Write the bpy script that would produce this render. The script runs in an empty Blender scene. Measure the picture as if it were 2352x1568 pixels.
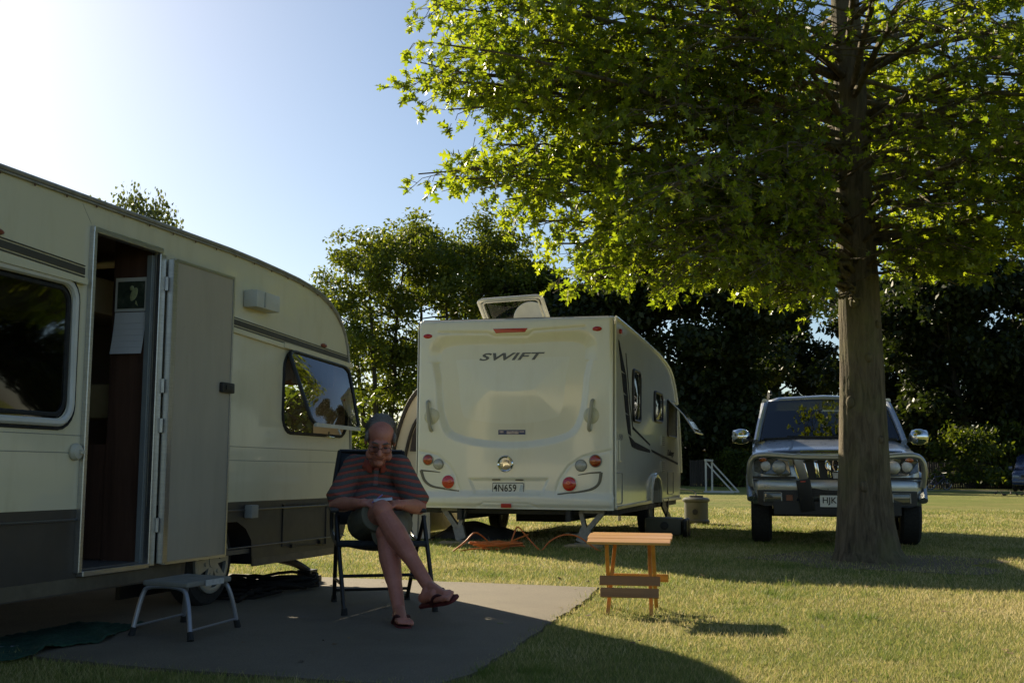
import bpy, bmesh, math, random
import numpy as np
from mathutils import Vector as V, Matrix, Euler

random.seed(7); np.random.seed(7)
scene = bpy.context.scene
COL = scene.collection
rad = math.radians

# ------------------------------------------------------------------ camera, sky, sun, exposure
cam_d = bpy.data.cameras.new("camera"); cam = bpy.data.objects.new("camera", cam_d); COL.objects.link(cam)
cam_d.sensor_width = 36.0; cam_d.lens = 2700 / 2352 * 36.0
cam_d.clip_start = .05; cam_d.clip_end = 3000
EYE = V((0, 0, .87)); PITCH = math.atan(299 / 2700.); ROLL = .008
cam.matrix_world = Matrix.Translation(EYE) @ Matrix.Rotation(rad(90) + PITCH, 4, 'X') @ Matrix.Rotation(ROLL, 4, 'Z')
scene.camera = cam

SUN_AZ = rad(-31.0)      # left of the view axis (+Y), SUN_EL above the horizon
SUN_EL = rad(25.0)
world = bpy.data.worlds.new("World"); scene.world = world; world.use_nodes = True
nt = world.node_tree; nt.nodes.clear()
sky = nt.nodes.new('ShaderNodeTexSky'); sky.sky_type = 'NISHITA'; sky.sun_disc = False
sky.sun_elevation = SUN_EL; sky.sun_rotation = SUN_AZ
sky.air_density = 1.0; sky.dust_density = .46; sky.ozone_density = 2.6
bg = nt.nodes.new('ShaderNodeBackground'); bg.inputs['Strength'].default_value = .05
wo = nt.nodes.new('ShaderNodeOutputWorld')
nt.links.new(sky.outputs[0], bg.inputs[0]); nt.links.new(bg.outputs[0], wo.inputs[0])
sd = bpy.data.lights.new("sun", 'SUN'); sd.energy = 5.0; sd.angle = rad(.53); sd.color = (1, .86, .62)
sun = bpy.data.objects.new("sun", sd); COL.objects.link(sun)
to_sun = V((math.sin(SUN_AZ) * math.cos(SUN_EL), math.cos(SUN_AZ) * math.cos(SUN_EL), math.sin(SUN_EL)))
sun.rotation_euler = to_sun.to_track_quat('Z', 'Y').to_euler(); sun.location = to_sun * 60
scene.view_settings.view_transform = 'Standard'; scene.view_settings.look = 'None'
scene.view_settings.gamma = 1.0; scene.view_settings.exposure = 1.12
cy = scene.cycles
cy.use_denoising = True; cy.max_bounces = 8; cy.transparent_max_bounces = 12
cy.transmission_bounces = 6; cy.diffuse_bounces = 3; cy.glossy_bounces = 4
cy.sample_clamp_indirect = 8.0; cy.caustics_reflective = False; cy.caustics_refractive = False

# ------------------------------------------------------------------ materials
def nodes(name):
    m = bpy.data.materials.new(name); m.use_nodes = True
    t = m.node_tree; b = t.nodes['Principled BSDF']; return m, t, b

def N(t, typ, **kw):
    n = t.nodes.new(typ)
    for k, v in kw.items():
        if k.startswith('i_'): n.inputs[k[2:].replace('_', ' ')].default_value = v
        else: setattr(n, k, v)
    return n

def mixc(t, fac, a, b):
    m = t.nodes.new('ShaderNodeMix'); m.data_type = 'RGBA'
    for s, v in ((0, fac), (6, a), (7, b)):
        if hasattr(v, 'links') or hasattr(v, 'is_linked'): t.links.new(v, m.inputs[s])
        else: m.inputs[s].default_value = v if s == 0 else (*v, 1)
    return m.outputs[2]

def ramp(t, src, stops, interp='LINEAR'):
    r = t.nodes.new('ShaderNodeValToRGB'); r.color_ramp.interpolation = interp
    e = r.color_ramp.elements
    while len(e) < len(stops): e.new(.5)
    for k, (p, c) in enumerate(stops):
        e[k].position = p; e[k].color = (*c, 1) if len(c) == 3 else c
    t.links.new(src, r.inputs[0]); return r.outputs[0]

def noise(t, scale, detail=4, rough=.55, stretch=None, coord='Object', dist=0):
    tc = t.nodes.new('ShaderNodeTexCoord'); src = tc.outputs[coord]
    if stretch:
        mp = t.nodes.new('ShaderNodeMapping'); mp.inputs['Scale'].default_value = stretch
        t.links.new(src, mp.inputs[0]); src = mp.outputs[0]
    n = t.nodes.new('ShaderNodeTexNoise'); n.inputs['Scale'].default_value = scale
    n.inputs['Detail'].default_value = detail; n.inputs['Roughness'].default_value = rough
    n.inputs['Distortion'].default_value = dist
    t.links.new(src, n.inputs['Vector']); return n.outputs['Fac']

def bump(t, b, h, strength=.3, dist=.01):
    n = t.nodes.new('ShaderNodeBump'); n.inputs['Strength'].default_value = strength; n.inputs['Distance'].default_value = dist
    t.links.new(h, n.inputs['Height']); t.links.new(n.outputs[0], b.inputs['Normal'])

_mats = {}
def pm(name, col, rough=.5, metal=0., var=.12, vs=6., coat=0., bs=0., bscale=60., spec=.5, stretch=None):
    """painted / plain surface with slight procedural wear"""
    if name in _mats: return _mats[name]
    m, t, b = nodes(name)
    n = noise(t, vs, 5, .6, stretch)
    r = ramp(t, n, [(.25, tuple(c * (1 - var) for c in col)), (.75, tuple(min(1, c * (1 + var)) for c in col))])
    t.links.new(r, b.inputs['Base Color'])
    n2 = noise(t, vs * 2.7, 3, .6, stretch)
    rr = ramp(t, n2, [(.3, (max(.02, rough * .85),) * 3), (.7, (min(1, rough * 1.2),) * 3)])
    t.links.new(rr, b.inputs['Roughness'])
    b.inputs['Metallic'].default_value = metal; b.inputs['Coat Weight'].default_value = coat
    b.inputs['Coat Roughness'].default_value = .06
    b.inputs['Specular IOR Level'].default_value = spec
    if bs: bump(t, b, noise(t, bscale, 3, .6, stretch), bs, .004)
    _mats[name] = m; return m

def glassy(name, tint, clear=.5, rough=.02, ior=1.5):
    m, t, b = nodes(name); t.nodes.remove(b)
    out = t.nodes['Material Output']
    tr = N(t, 'ShaderNodeBsdfTransparent'); tr.inputs[0].default_value = (*[c * clear for c in tint], 1)
    gl = N(t, 'ShaderNodeBsdfGlossy'); gl.inputs['Roughness'].default_value = rough
    fr = N(t, 'ShaderNodeFresnel'); fr.inputs['IOR'].default_value = ior
    mx = N(t, 'ShaderNodeMixShader')
    t.links.new(fr.outputs[0], mx.inputs[0]); t.links.new(tr.outputs[0], mx.inputs[1]); t.links.new(gl.outputs[0], mx.inputs[2])
    t.links.new(mx.outputs[0], out.inputs[0]); return m

def leafmat(name, c_lo, c_hi, trans=.5, rough=.42, tr_boost=(1.5, 1.45, .55), spec=.5):
    m, t, b = nodes(name)
    at = N(t, 'ShaderNodeAttribute', attribute_name='tone')
    n = noise(t, 1.3, 3)
    add = N(t, 'ShaderNodeMath', operation='MULTIPLY_ADD'); add.inputs[1].default_value = .65
    t.links.new(at.outputs['Fac'], add.inputs[0])
    hn = N(t, 'ShaderNodeMath', operation='MULTIPLY'); hn.inputs[1].default_value = .35; t.links.new(n, hn.inputs[0])
    t.links.new(hn.outputs[0], add.inputs[2])
    c = ramp(t, add.outputs[0], [(.1, c_lo), (.9, c_hi)])
    t.links.new(c, b.inputs['Base Color']); b.inputs['Roughness'].default_value = rough
    b.inputs['Specular IOR Level'].default_value = spec
    tl = N(t, 'ShaderNodeBsdfTranslucent')
    mu = t.nodes.new('ShaderNodeMix'); mu.data_type = 'RGBA'; mu.blend_type = 'MULTIPLY'; mu.inputs[0].default_value = 1
    t.links.new(c, mu.inputs[6]); mu.inputs[7].default_value = (*[x * 1.0 for x in tr_boost], 1)
    t.links.new(mu.outputs[2], tl.inputs[0])
    mx = N(t, 'ShaderNodeMixShader'); mx.inputs[0].default_value = trans
    t.links.new(b.outputs[0], mx.inputs[1]); t.links.new(tl.outputs[0], mx.inputs[2])
    t.links.new(mx.outputs[0], t.nodes['Material Output'].inputs[0]); return m

def barkmat(name, lo, hi, scale=9., strength=.8):
    m, t, b = nodes(name)
    n = noise(t, scale, 8, .7, (1, 1, .16), dist=.6)
    n2 = noise(t, 2.2, 3)
    c = ramp(t, n, [(.3, lo), (.7, hi)])
    c = mixc(t, ramp(t, n2, [(.45, (0, 0, 0)), (.7, (.5, .5, .5))]), c, tuple(x * y for x, y in zip(hi, (.8, 1.0, .62))))
    t.links.new(c, b.inputs['Base Color']); b.inputs['Roughness'].default_value = .9
    b.inputs['Specular IOR Level'].default_value = .2
    bump(t, b, n, strength, .03); return m

def woodmat(name, lo, hi, rough=.45, axis=0, scale=3.):
    m, t, b = nodes(name)
    st = [14, 14, 14]; st[axis] = .9
    n = noise(t, scale, 6, .65, tuple(st), dist=.8)
    c = ramp(t, n, [(.3, lo), (.68, hi)])
    t.links.new(c, b.inputs['Base Color']); b.inputs['Roughness'].default_value = rough
    bump(t, b, n, .15, .003); return m

# ------------------------------------------------------------------ mesh helpers
def rootmat(o):
    m = Matrix.Identity(4)
    while o is not None: m = o.matrix_basis @ m; o = o.parent
    return m

def finish(me, smooth=True, angle=35):
    if smooth:
        me.polygons.foreach_set('use_smooth', [True] * len(me.polygons))
        me.set_sharp_from_angle(angle=rad(angle))
    me.update()

def link(name, me, mat=None, parent=None):
    if mat is not None:
        for x in (mat if isinstance(mat, (list, tuple)) else [mat]): me.materials.append(x)
    o = bpy.data.objects.new(name, me); COL.objects.link(o)
    if parent is not None: o.parent = parent
    return o

def tag(o, label=None, cat=None, group=None, kind=None):
    for k, v in (('label', label), ('category', cat), ('group', group), ('kind', kind)):
        if v: o[k] = v
    return o

def thing(name, label, cat, loc=(0, 0, 0), rz=0., group=None):
    o = bpy.data.objects.new(name, None); COL.objects.link(o); o.empty_display_size = .1
    o.location = loc; o.rotation_euler = (0, 0, rz); return tag(o, label, cat, group)

def copy_tree(o, parent=None):
    c = o.copy(); COL.objects.link(c)
    if parent is not None: c.parent = parent
    for ch in list(o.children): copy_tree(ch, c)
    return c

class MB:
    def __init__(s): s.bm = bmesh.new(); s.mi = 0
    def _f(s, vs):
        try: f = s.bm.faces.new(vs); f.material_index = s.mi; return f
        except ValueError: return None
    def face(s, pts): return s._f([s.bm.verts.new(p) for p in pts])
    def box(s, c, size, rot=None, bevel=0.):
        r = bmesh.ops.create_cube(s.bm, size=1.)
        vs = r['verts']; M = Matrix.Diagonal((*size, 1))
        if rot is not None: M = (Euler(rot).to_matrix().to_4x4() if not isinstance(rot, Matrix) else rot.to_4x4()) @ M
        bmesh.ops.transform(s.bm, matrix=Matrix.Translation(c) @ M, verts=vs)
        fs = {f for v in vs for f in v.link_faces}
        for f in fs: f.material_index = s.mi
        if bevel:
            es = list({e for v in vs for e in v.link_edges})
            bmesh.ops.bevel(s.bm, geom=es, offset=bevel, segments=2, affect='EDGES', profile=.6, material=-1)
        return s
    def bar(s, a, b, w, h, up=(0, 0, 1), bevel=0.):
        a, b = V(a), V(b); d = b - a; L = d.length; x = d.normalized()
        y = V(up).cross(x); y = y.normalized() if y.length > 1e-6 else V((0, 1, 0)); z = x.cross(y)
        R = Matrix((x, y, z)).transposed(); return s.box((a + b) / 2, (L, w, h), R, bevel)
    def tube(s, pts, r, n=10, closed=False, cap=True):
        pts = [V(p) for p in pts]; k = len(pts)
        rs = list(r) if isinstance(r, (list, tuple)) else [r] * k
        ring = []; nrm = None
        for i in range(k):
            a = pts[(i - 1) % k] if (closed or i > 0) else pts[i]
            b = pts[(i + 1) % k] if (closed or i < k - 1) else pts[i]
            t = (b - a).normalized()
            if nrm is None:
                nrm = t.orthogonal().normalized()
            else:
                nrm = nrm - t * nrm.dot(t)
                nrm = nrm.normalized() if nrm.length > 1e-6 else t.orthogonal().normalized()
            bi = t.cross(nrm)
            ring.append([s.bm.verts.new(pts[i] + (nrm * math.cos(2 * math.pi * j / n) + bi * math.sin(2 * math.pi * j / n)) * rs[i]) for j in range(n)])
        for i in range(k if closed else k - 1):
            A, B = ring[i], ring[(i + 1) % k]
            for j in range(n): s._f([A[j], A[(j + 1) % n], B[(j + 1) % n], B[j]])
        if cap and not closed: s._f(ring[0][::-1]); s._f(ring[-1])
        return s
    def lathe(s, prof, o=(0, 0, 0), axis='Z', n=32):
        M = {'Z': Matrix.Identity(3), 'Y': Matrix.Rotation(rad(90), 3, 'X'), 'X': Matrix.Rotation(rad(90), 3, 'Y')}[axis] if isinstance(axis, str) else V(axis).to_track_quat('Z', 'Y').to_matrix()
        o = V(o); rings = []
        for (r, h) in prof:
            if r < 1e-5: rings.append([s.bm.verts.new(o + M @ V((0, 0, h)))])
            else: rings.append([s.bm.verts.new(o + M @ V((r * math.cos(2 * math.pi * j / n), r * math.sin(2 * math.pi * j / n), h))) for j in range(n)])
        for A, B in zip(rings, rings[1:]):
            for j in range(n):
                k = (j + 1) % n
                if len(A) == 1 and len(B) > 1: s._f([A[0], B[j], B[k]])
                elif len(B) == 1 and len(A) > 1: s._f([A[j], A[k], B[0]])
                elif len(A) > 1: s._f([A[j], A[k], B[k], B[j]])
        return s
    def prism(s, poly, ext):
        ext = V(ext); a = [s.bm.verts.new(p) for p in poly]; b = [s.bm.verts.new(V(p) + ext) for p in poly]
        n = len(poly); s._f(a); s._f(b[::-1])
        for i in range(n): s._f([a[i], b[i], b[(i + 1) % n], a[(i + 1) % n]])
        return s
    def ell(s, c, r, rot=None, u=20, v=12):
        q = bmesh.ops.create_uvsphere(s.bm, u_segments=u, v_segments=v, radius=1.)
        M = Matrix.Diagonal((*(r if hasattr(r, '__len__') else (r, r, r)), 1))
        if rot is not None: M = rot.to_4x4() @ M
        bmesh.ops.transform(s.bm, matrix=Matrix.Translation(c) @ M, verts=q['verts'])
        for f in {f for w in q['verts'] for f in w.link_faces}: f.material_index = s.mi
        return s
    def cap(s, a, b, ra, rb, n=14):
        a, b = V(a), V(b); s.tube([a, b], [ra, rb], n); s.ell(a, ra, u=n, v=8); s.ell(b, rb, u=n, v=8); return s
    def grid(s, fn, us, vs, flip=False):
        P = [[s.bm.verts.new(fn(u, v)) for v in vs] for u in us]
        for i in range(len(us) - 1):
            for j in range(len(vs) - 1):
                q = [P[i][j], P[i + 1][j], P[i + 1][j + 1], P[i][j + 1]]
                s._f(q[::-1] if flip else q)
        return s
    def loft(s, secs, close=True, caps=True):
        R = [[s.bm.verts.new(p) for p in sec] for sec in secs]; n = len(R[0])
        for A, B in zip(R, R[1:]):
            for j in range(n if close else n - 1):
                k = (j + 1) % n; s._f([A[j], A[k], B[k], B[j]])
        if caps and close: s._f(R[0][::-1]); s._f(R[-1])
        return s
    def holes(s, outer, inners, to3):
        """flat panel with holes; loops are 2-D, to3 lifts them"""
        es = []
        for lp in [outer] + inners:
            vs = [s.bm.verts.new(to3(p)) for p in lp]
            for i in range(len(vs)): es.append(s.bm.edges.new((vs[i], vs[(i + 1) % len(vs)])))
        r = bmesh.ops.triangle_fill(s.bm, use_beauty=True, edges=es)
        for g in r['geom']:
            if isinstance(g, bmesh.types.BMFace): g.material_index = s.mi
        return s
    def build(s, name, mat=None, parent=None, smooth=True, angle=35, world=False, solid=0., bevel=0., sub=0, recalc=True):
        if world and parent is not None: bmesh.ops.transform(s.bm, matrix=rootmat(parent).inverted(), verts=s.bm.verts)
        if recalc: bmesh.ops.recalc_face_normals(s.bm, faces=s.bm.faces)
        me = bpy.data.meshes.new(name); s.bm.to_mesh(me); s.bm.free(); finish(me, smooth, angle)
        o = link(name, me, mat, parent)
        if solid:
            m = o.modifiers.new('solid', 'SOLIDIFY'); m.thickness = solid; m.offset = 0
        if bevel:
            m = o.modifiers.new('bevel', 'BEVEL'); m.width = bevel; m.segments = 2; m.limit_method = 'ANGLE'; m.angle_limit = rad(40)
        if sub:
            m = o.modifiers.new('sub', 'SUBSURF'); m.levels = sub; m.render_levels = sub
        return o
    def remesh(s, name, mat, parent=None, voxel=.006, it=6, world=False, fac=.5):
        if world and parent is not None: bmesh.ops.transform(s.bm, matrix=rootmat(parent).inverted(), verts=s.bm.verts)
        bmesh.ops.recalc_face_normals(s.bm, faces=s.bm.faces)
        me = bpy.data.meshes.new(name); s.bm.to_mesh(me); s.bm.free()
        t = bpy.data.objects.new('tmp', me); COL.objects.link(t)
        m = t.modifiers.new('r', 'REMESH'); m.mode = 'VOXEL'; m.voxel_size = voxel
        if it: k = t.modifiers.new('s', 'SMOOTH'); k.factor = fac; k.iterations = it
        bpy.context.view_layer.update(); dg = bpy.context.evaluated_depsgraph_get()
        out = bpy.data.meshes.new_from_object(t.evaluated_get(dg)); out.name = name
        bpy.data.objects.remove(t); bpy.data.meshes.remove(me)
        out.materials.clear(); finish(out, True, 180); return link(name, out, mat, parent)

def rrect(x0, z0, x1, z1, r, n=5):
    pts = []
    for cx, cz, a0 in ((x1 - r, z1 - r, 0), (x0 + r, z1 - r, 90), (x0 + r, z0 + r, 180), (x1 - r, z0 + r, 270)):
        for i in range(n + 1):
            a = rad(a0 + 90 * i / n); pts.append((cx + r * math.cos(a), cz + r * math.sin(a)))
    return pts

def smooth_path(pts, k=6, closed=False):
    pts = [V(p) for p in pts]; out = []; n = len(pts)
    for i in range(n if closed else n - 1):
        p0 = pts[(i - 1) % n] if (closed or i > 0) else pts[i]; p1 = pts[i]; p2 = pts[(i + 1) % n]
        p3 = pts[(i + 2) % n] if (closed or i + 2 < n) else p2
        for j in range(k):
            t = j / k
            out.append(.5 * ((2 * p1) + (p2 - p0) * t + (2 * p0 - 5 * p1 + 4 * p2 - p3) * t * t + (3 * p1 - p0 - 3 * p2 + p3) * t ** 3))
    if not closed: out.append(pts[-1])
    return out

def lettering(name, text, mat, parent, M, width, height=None, extrude=.002, shear=0., bold=0., space=1.):
    cu = bpy.data.curves.new(name, 'FONT'); cu.body = text; cu.size = 1; cu.extrude = .01
    cu.shear = shear; cu.offset = bold; cu.space_character = space; cu.resolution_u = 4
    t = bpy.data.objects.new('tmp', cu); COL.objects.link(t); bpy.context.view_layer.update()
    me = bpy.data.meshes.new_from_object(t.evaluated_get(bpy.context.evaluated_depsgraph_get())); me.name = name
    bpy.data.objects.remove(t); bpy.data.curves.remove(cu)
    co = np.zeros(len(me.vertices) * 3); me.vertices.foreach_get('co', co); co = co.reshape(-1, 3)
    lo, hi = co.min(0), co.max(0); sx = width / (hi[0] - lo[0]); sy = sx if height is None else height / (hi[1] - lo[1])
    co = (co - (lo + hi) / 2) * np.array([sx, sy, extrude / .02])
    me.vertices.foreach_set('co', co.ravel()); me.transform(M); me.materials.clear(); me.update()
    return link(name, me, mat, parent)

def leaf_mesh(name, tmpl, faces, pos, R, scale, mat, parent=None):
    """many small leaf faces as one mesh; tmpl (k,3), faces index lists, pos (n,3), R (n,3,3), scale (n,)"""
    n, k = len(pos), len(tmpl)
    v = np.einsum('nij,kj->nki', R, tmpl) * scale[:, None, None] + pos[:, None, :]
    me = bpy.data.meshes.new(name); me.vertices.add(n * k); me.vertices.foreach_set('co', v.astype(np.float32).ravel())
    fl = np.array([i for f in faces for i in f]); ft = np.array([len(f) for f in faces])
    loops = (np.arange(n)[:, None] * k + fl[None, :]).ravel(); tot = np.tile(ft, n)
    me.loops.add(len(loops)); me.loops.foreach_set('vertex_index', loops.astype(np.int32))
    me.polygons.add(len(tot)); st = np.concatenate([[0], np.cumsum(tot)[:-1]])
    me.polygons.foreach_set('loop_start', st.astype(np.int32)); me.polygons.foreach_set('loop_total', tot.astype(np.int32))
    me.update(calc_edges=True)
    a = me.attributes.new('tone', 'FLOAT', 'POINT'); a.data.foreach_set('value', np.repeat(np.random.rand(n), k).astype(np.float32))
    return link(name, me, mat, parent)

def rotmats(d, up_jit=1.0):
    """n frames whose y axis is d (n,3) and whose normal z is near up with jitter"""
    n = len(d); y = d / np.linalg.norm(d, axis=1, keepdims=True)
    up = np.tile([0, 0, 1.], (n, 1)) + np.random.normal(0, up_jit, (n, 3))
    x = np.cross(y, up); x /= np.linalg.norm(x, axis=1, keepdims=True) + 1e-9
    z = np.cross(x, y); return np.stack([x, y, z], axis=2)

def project(P):
    """photo-sized picture coordinates (2352 wide) of points, for laying out crowns"""
    P = np.asarray(P, float) - np.array([0, 0, .87]); c, s = math.cos(PITCH), math.sin(PITCH)
    Y = P[:, 1] * c + P[:, 2] * s; Z = -P[:, 1] * s + P[:, 2] * c
    u, v = P[:, 0] / Y, Z / Y; c, s = math.cos(-ROLL), math.sin(-ROLL)
    return np.stack([1176 + 2700 * (u * c - v * s), 784 - 2700 * (u * s + v * c)], 1)

# shared materials
M_black = pm('black plastic', (.012, .012, .013), .45, vs=20)
M_rubber = pm('rubber', (.015, .015, .015), .8, vs=15, bs=.2)
M_steel = pm('galvanised steel', (.42, .42, .41), .42, 1., var=.25, vs=14)
M_alu = pm('brushed aluminium', (.55, .55, .54), .35, 1., var=.12, vs=10, stretch=(1, 1, 12))
M_chrome = pm('chrome', (.8, .8, .8), .06, 1., var=.03)
M_redlens = pm('red lens', (.42, .010, .012), .22, coat=.2, var=.2, vs=40)
M_clearlens = pm('clear lens', (.38, .38, .36), .1, coat=1, var=.2, vs=40)
M_amber = pm('amber lens', (.5, .13, .01), .12, coat=1, var=.2, vs=40)
M_numplate = pm('number plate white', (.72, .72, .68), .4, var=.05)
M_ink = pm('black lettering', (.01, .01, .01), .4)
# ================================================================== the setting: lawn, slab, path
def lawn_material():
    m, t, b = nodes('lawn')
    big = noise(t, .16, 4, .6); mid = noise(t, 1.1, 5, .65, (1, .45, 1)); fine = noise(t, 45, 4, .7); tiny = noise(t, 210, 2, .6)
    c = ramp(t, mid, [(.30, (.095, .16, .026)), (.52, (.19, .245, .048)), (.72, (.34, .30, .11))])
    c2 = ramp(t, fine, [(.30, (.09, .13, .028)), (.60, (.25, .25, .07)), (.8, (.40, .335, .145))])
    c = mixc(t, .5, c, c2)
    dry = ramp(t, noise(t, .22, 5, .65, (.5, 1.6, 1)), [(.44, (0, 0, 0)), (.64, (.55, .55, .55))])
    c = mixc(t, dry, c, (.36, .285, .115))
    t.links.new(c, b.inputs['Base Color']); b.inputs['Roughness'].default_value = .95
    b.inputs['Specular IOR Level'].default_value = .1
    ad = N(t, 'ShaderNodeMath', operation='ADD'); t.links.new(fine, ad.inputs[0]); t.links.new(tiny, ad.inputs[1])
    bump(t, b, ad.outputs[0], .9, .03); return m
M_lawn = lawn_material()
mb = MB()
xs = [-900, -200, -60, -20] + [x * 1. for x in range(-12, 21, 2)] + [30, 60, 200, 900]
ys = [-300, -60, -10, 0] + [y * 1. for y in range(2, 31, 2)] + [40, 60, 80, 120, 200, 400, 1500]
mb.grid(lambda x, y: (x, y, 0), xs, ys)
tag(mb.build('lawn', M_lawn, smooth=False), kind='structure')

def slab_material():
    m, t, b = nodes('asphalt pad')
    a = noise(t, 2.2, 5, .6); f = noise(t, 160, 3, .7); st = noise(t, .8, 4, .7)
    c = ramp(t, f, [(.3, (.082, .067, .046)), (.7, (.215, .178, .123))])
    c = mixc(t, ramp(t, a, [(.4, (0, 0, 0)), (.75, (.45, .45, .45))]), c, (.078, .062, .043))
    c = mixc(t, ramp(t, st, [(.55, (0, 0, 0)), (.7, (.3, .3, .3))]), c, (.17, .15, .11))
    t.links.new(c, b.inputs['Base Color']); b.inputs['Roughness'].default_value = .88
    bump(t, b, f, .5, .006); return m
SLAB = [(-4.6, 10.25), (-3.2, 10.18), (-1.32, 9.60), (.66, 8.99), (.50, 8.05), (.27, 7.05), (.05, 6.05), (-.14, 5.22), (-.30, 4.86),
        (-.62, 4.92), (-1.10, 5.08), (-1.75, 5.30), (-2.24, 5.56), (-3.2, 6.0), (-4.6, 6.6)]
def edge_wobble(poly, amp=.007):
    out = []
    for i, a in enumerate(poly):
        b = poly[(i + 1) % len(poly)]; L = math.dist(a, b); k = max(1, int(L / .09))
        for j in range(k):
            t = j / k; out.append((a[0] + (b[0] - a[0]) * t + random.gauss(0, amp), a[1] + (b[1] - a[1]) * t + random.gauss(0, amp)))
    return out
mb = MB(); poly = edge_wobble(SLAB)
mb.holes(poly, [], lambda p: (p[0], p[1], .014))
for i in range(len(poly)):
    a, b_ = poly[i], poly[(i + 1) % len(poly)]
    mb.face([(a[0], a[1], .014), (b_[0], b_[1], .014), (b_[0], b_[1], -.05), (a[0], a[1], -.05)])
tag(mb.build('concrete_pad', slab_material(), smooth=False), kind='structure')
mb = MB(); mb.grid(lambda x, y: (x, y + .02 * x, .004), [20, 40, 60, 90, 160], [67.5, 69.0])
tag(mb.build('path', pm('gravel path', (.34, .31, .25), .95, vs=3), smooth=False), kind='structure')

_bs = [(3.75 + (1.15 + .25 * math.sin(3 * a) + .15 * math.sin(7 * a + 1)) * math.cos(a), 12.0 + 1.35 * (1 + .2 * math.sin(4 * a)) * math.sin(a)) for a in [k * 6.2832 / 90 for k in range(90)]]
mb = MB(); mb.holes(_bs, [], lambda p: (p[0], p[1], .004)); tag(mb.build('bare_soil', pm('bare soil', (.13, .095, .05), .95, var=.45, vs=9, bs=.8, bscale=30), smooth=False), kind='structure')

def inside(poly, x, y):
    p = np.array(poly); r = np.zeros(len(x), bool); n = len(p); j = n - 1
    for i in range(n):
        c = ((p[i, 1] > y) != (p[j, 1] > y)) & (x < (p[j, 0] - p[i, 0]) * (y - p[i, 1]) / (p[j, 1] - p[i, 1] + 1e-12) + p[i, 0]); r ^= c; j = i
    return r

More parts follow.
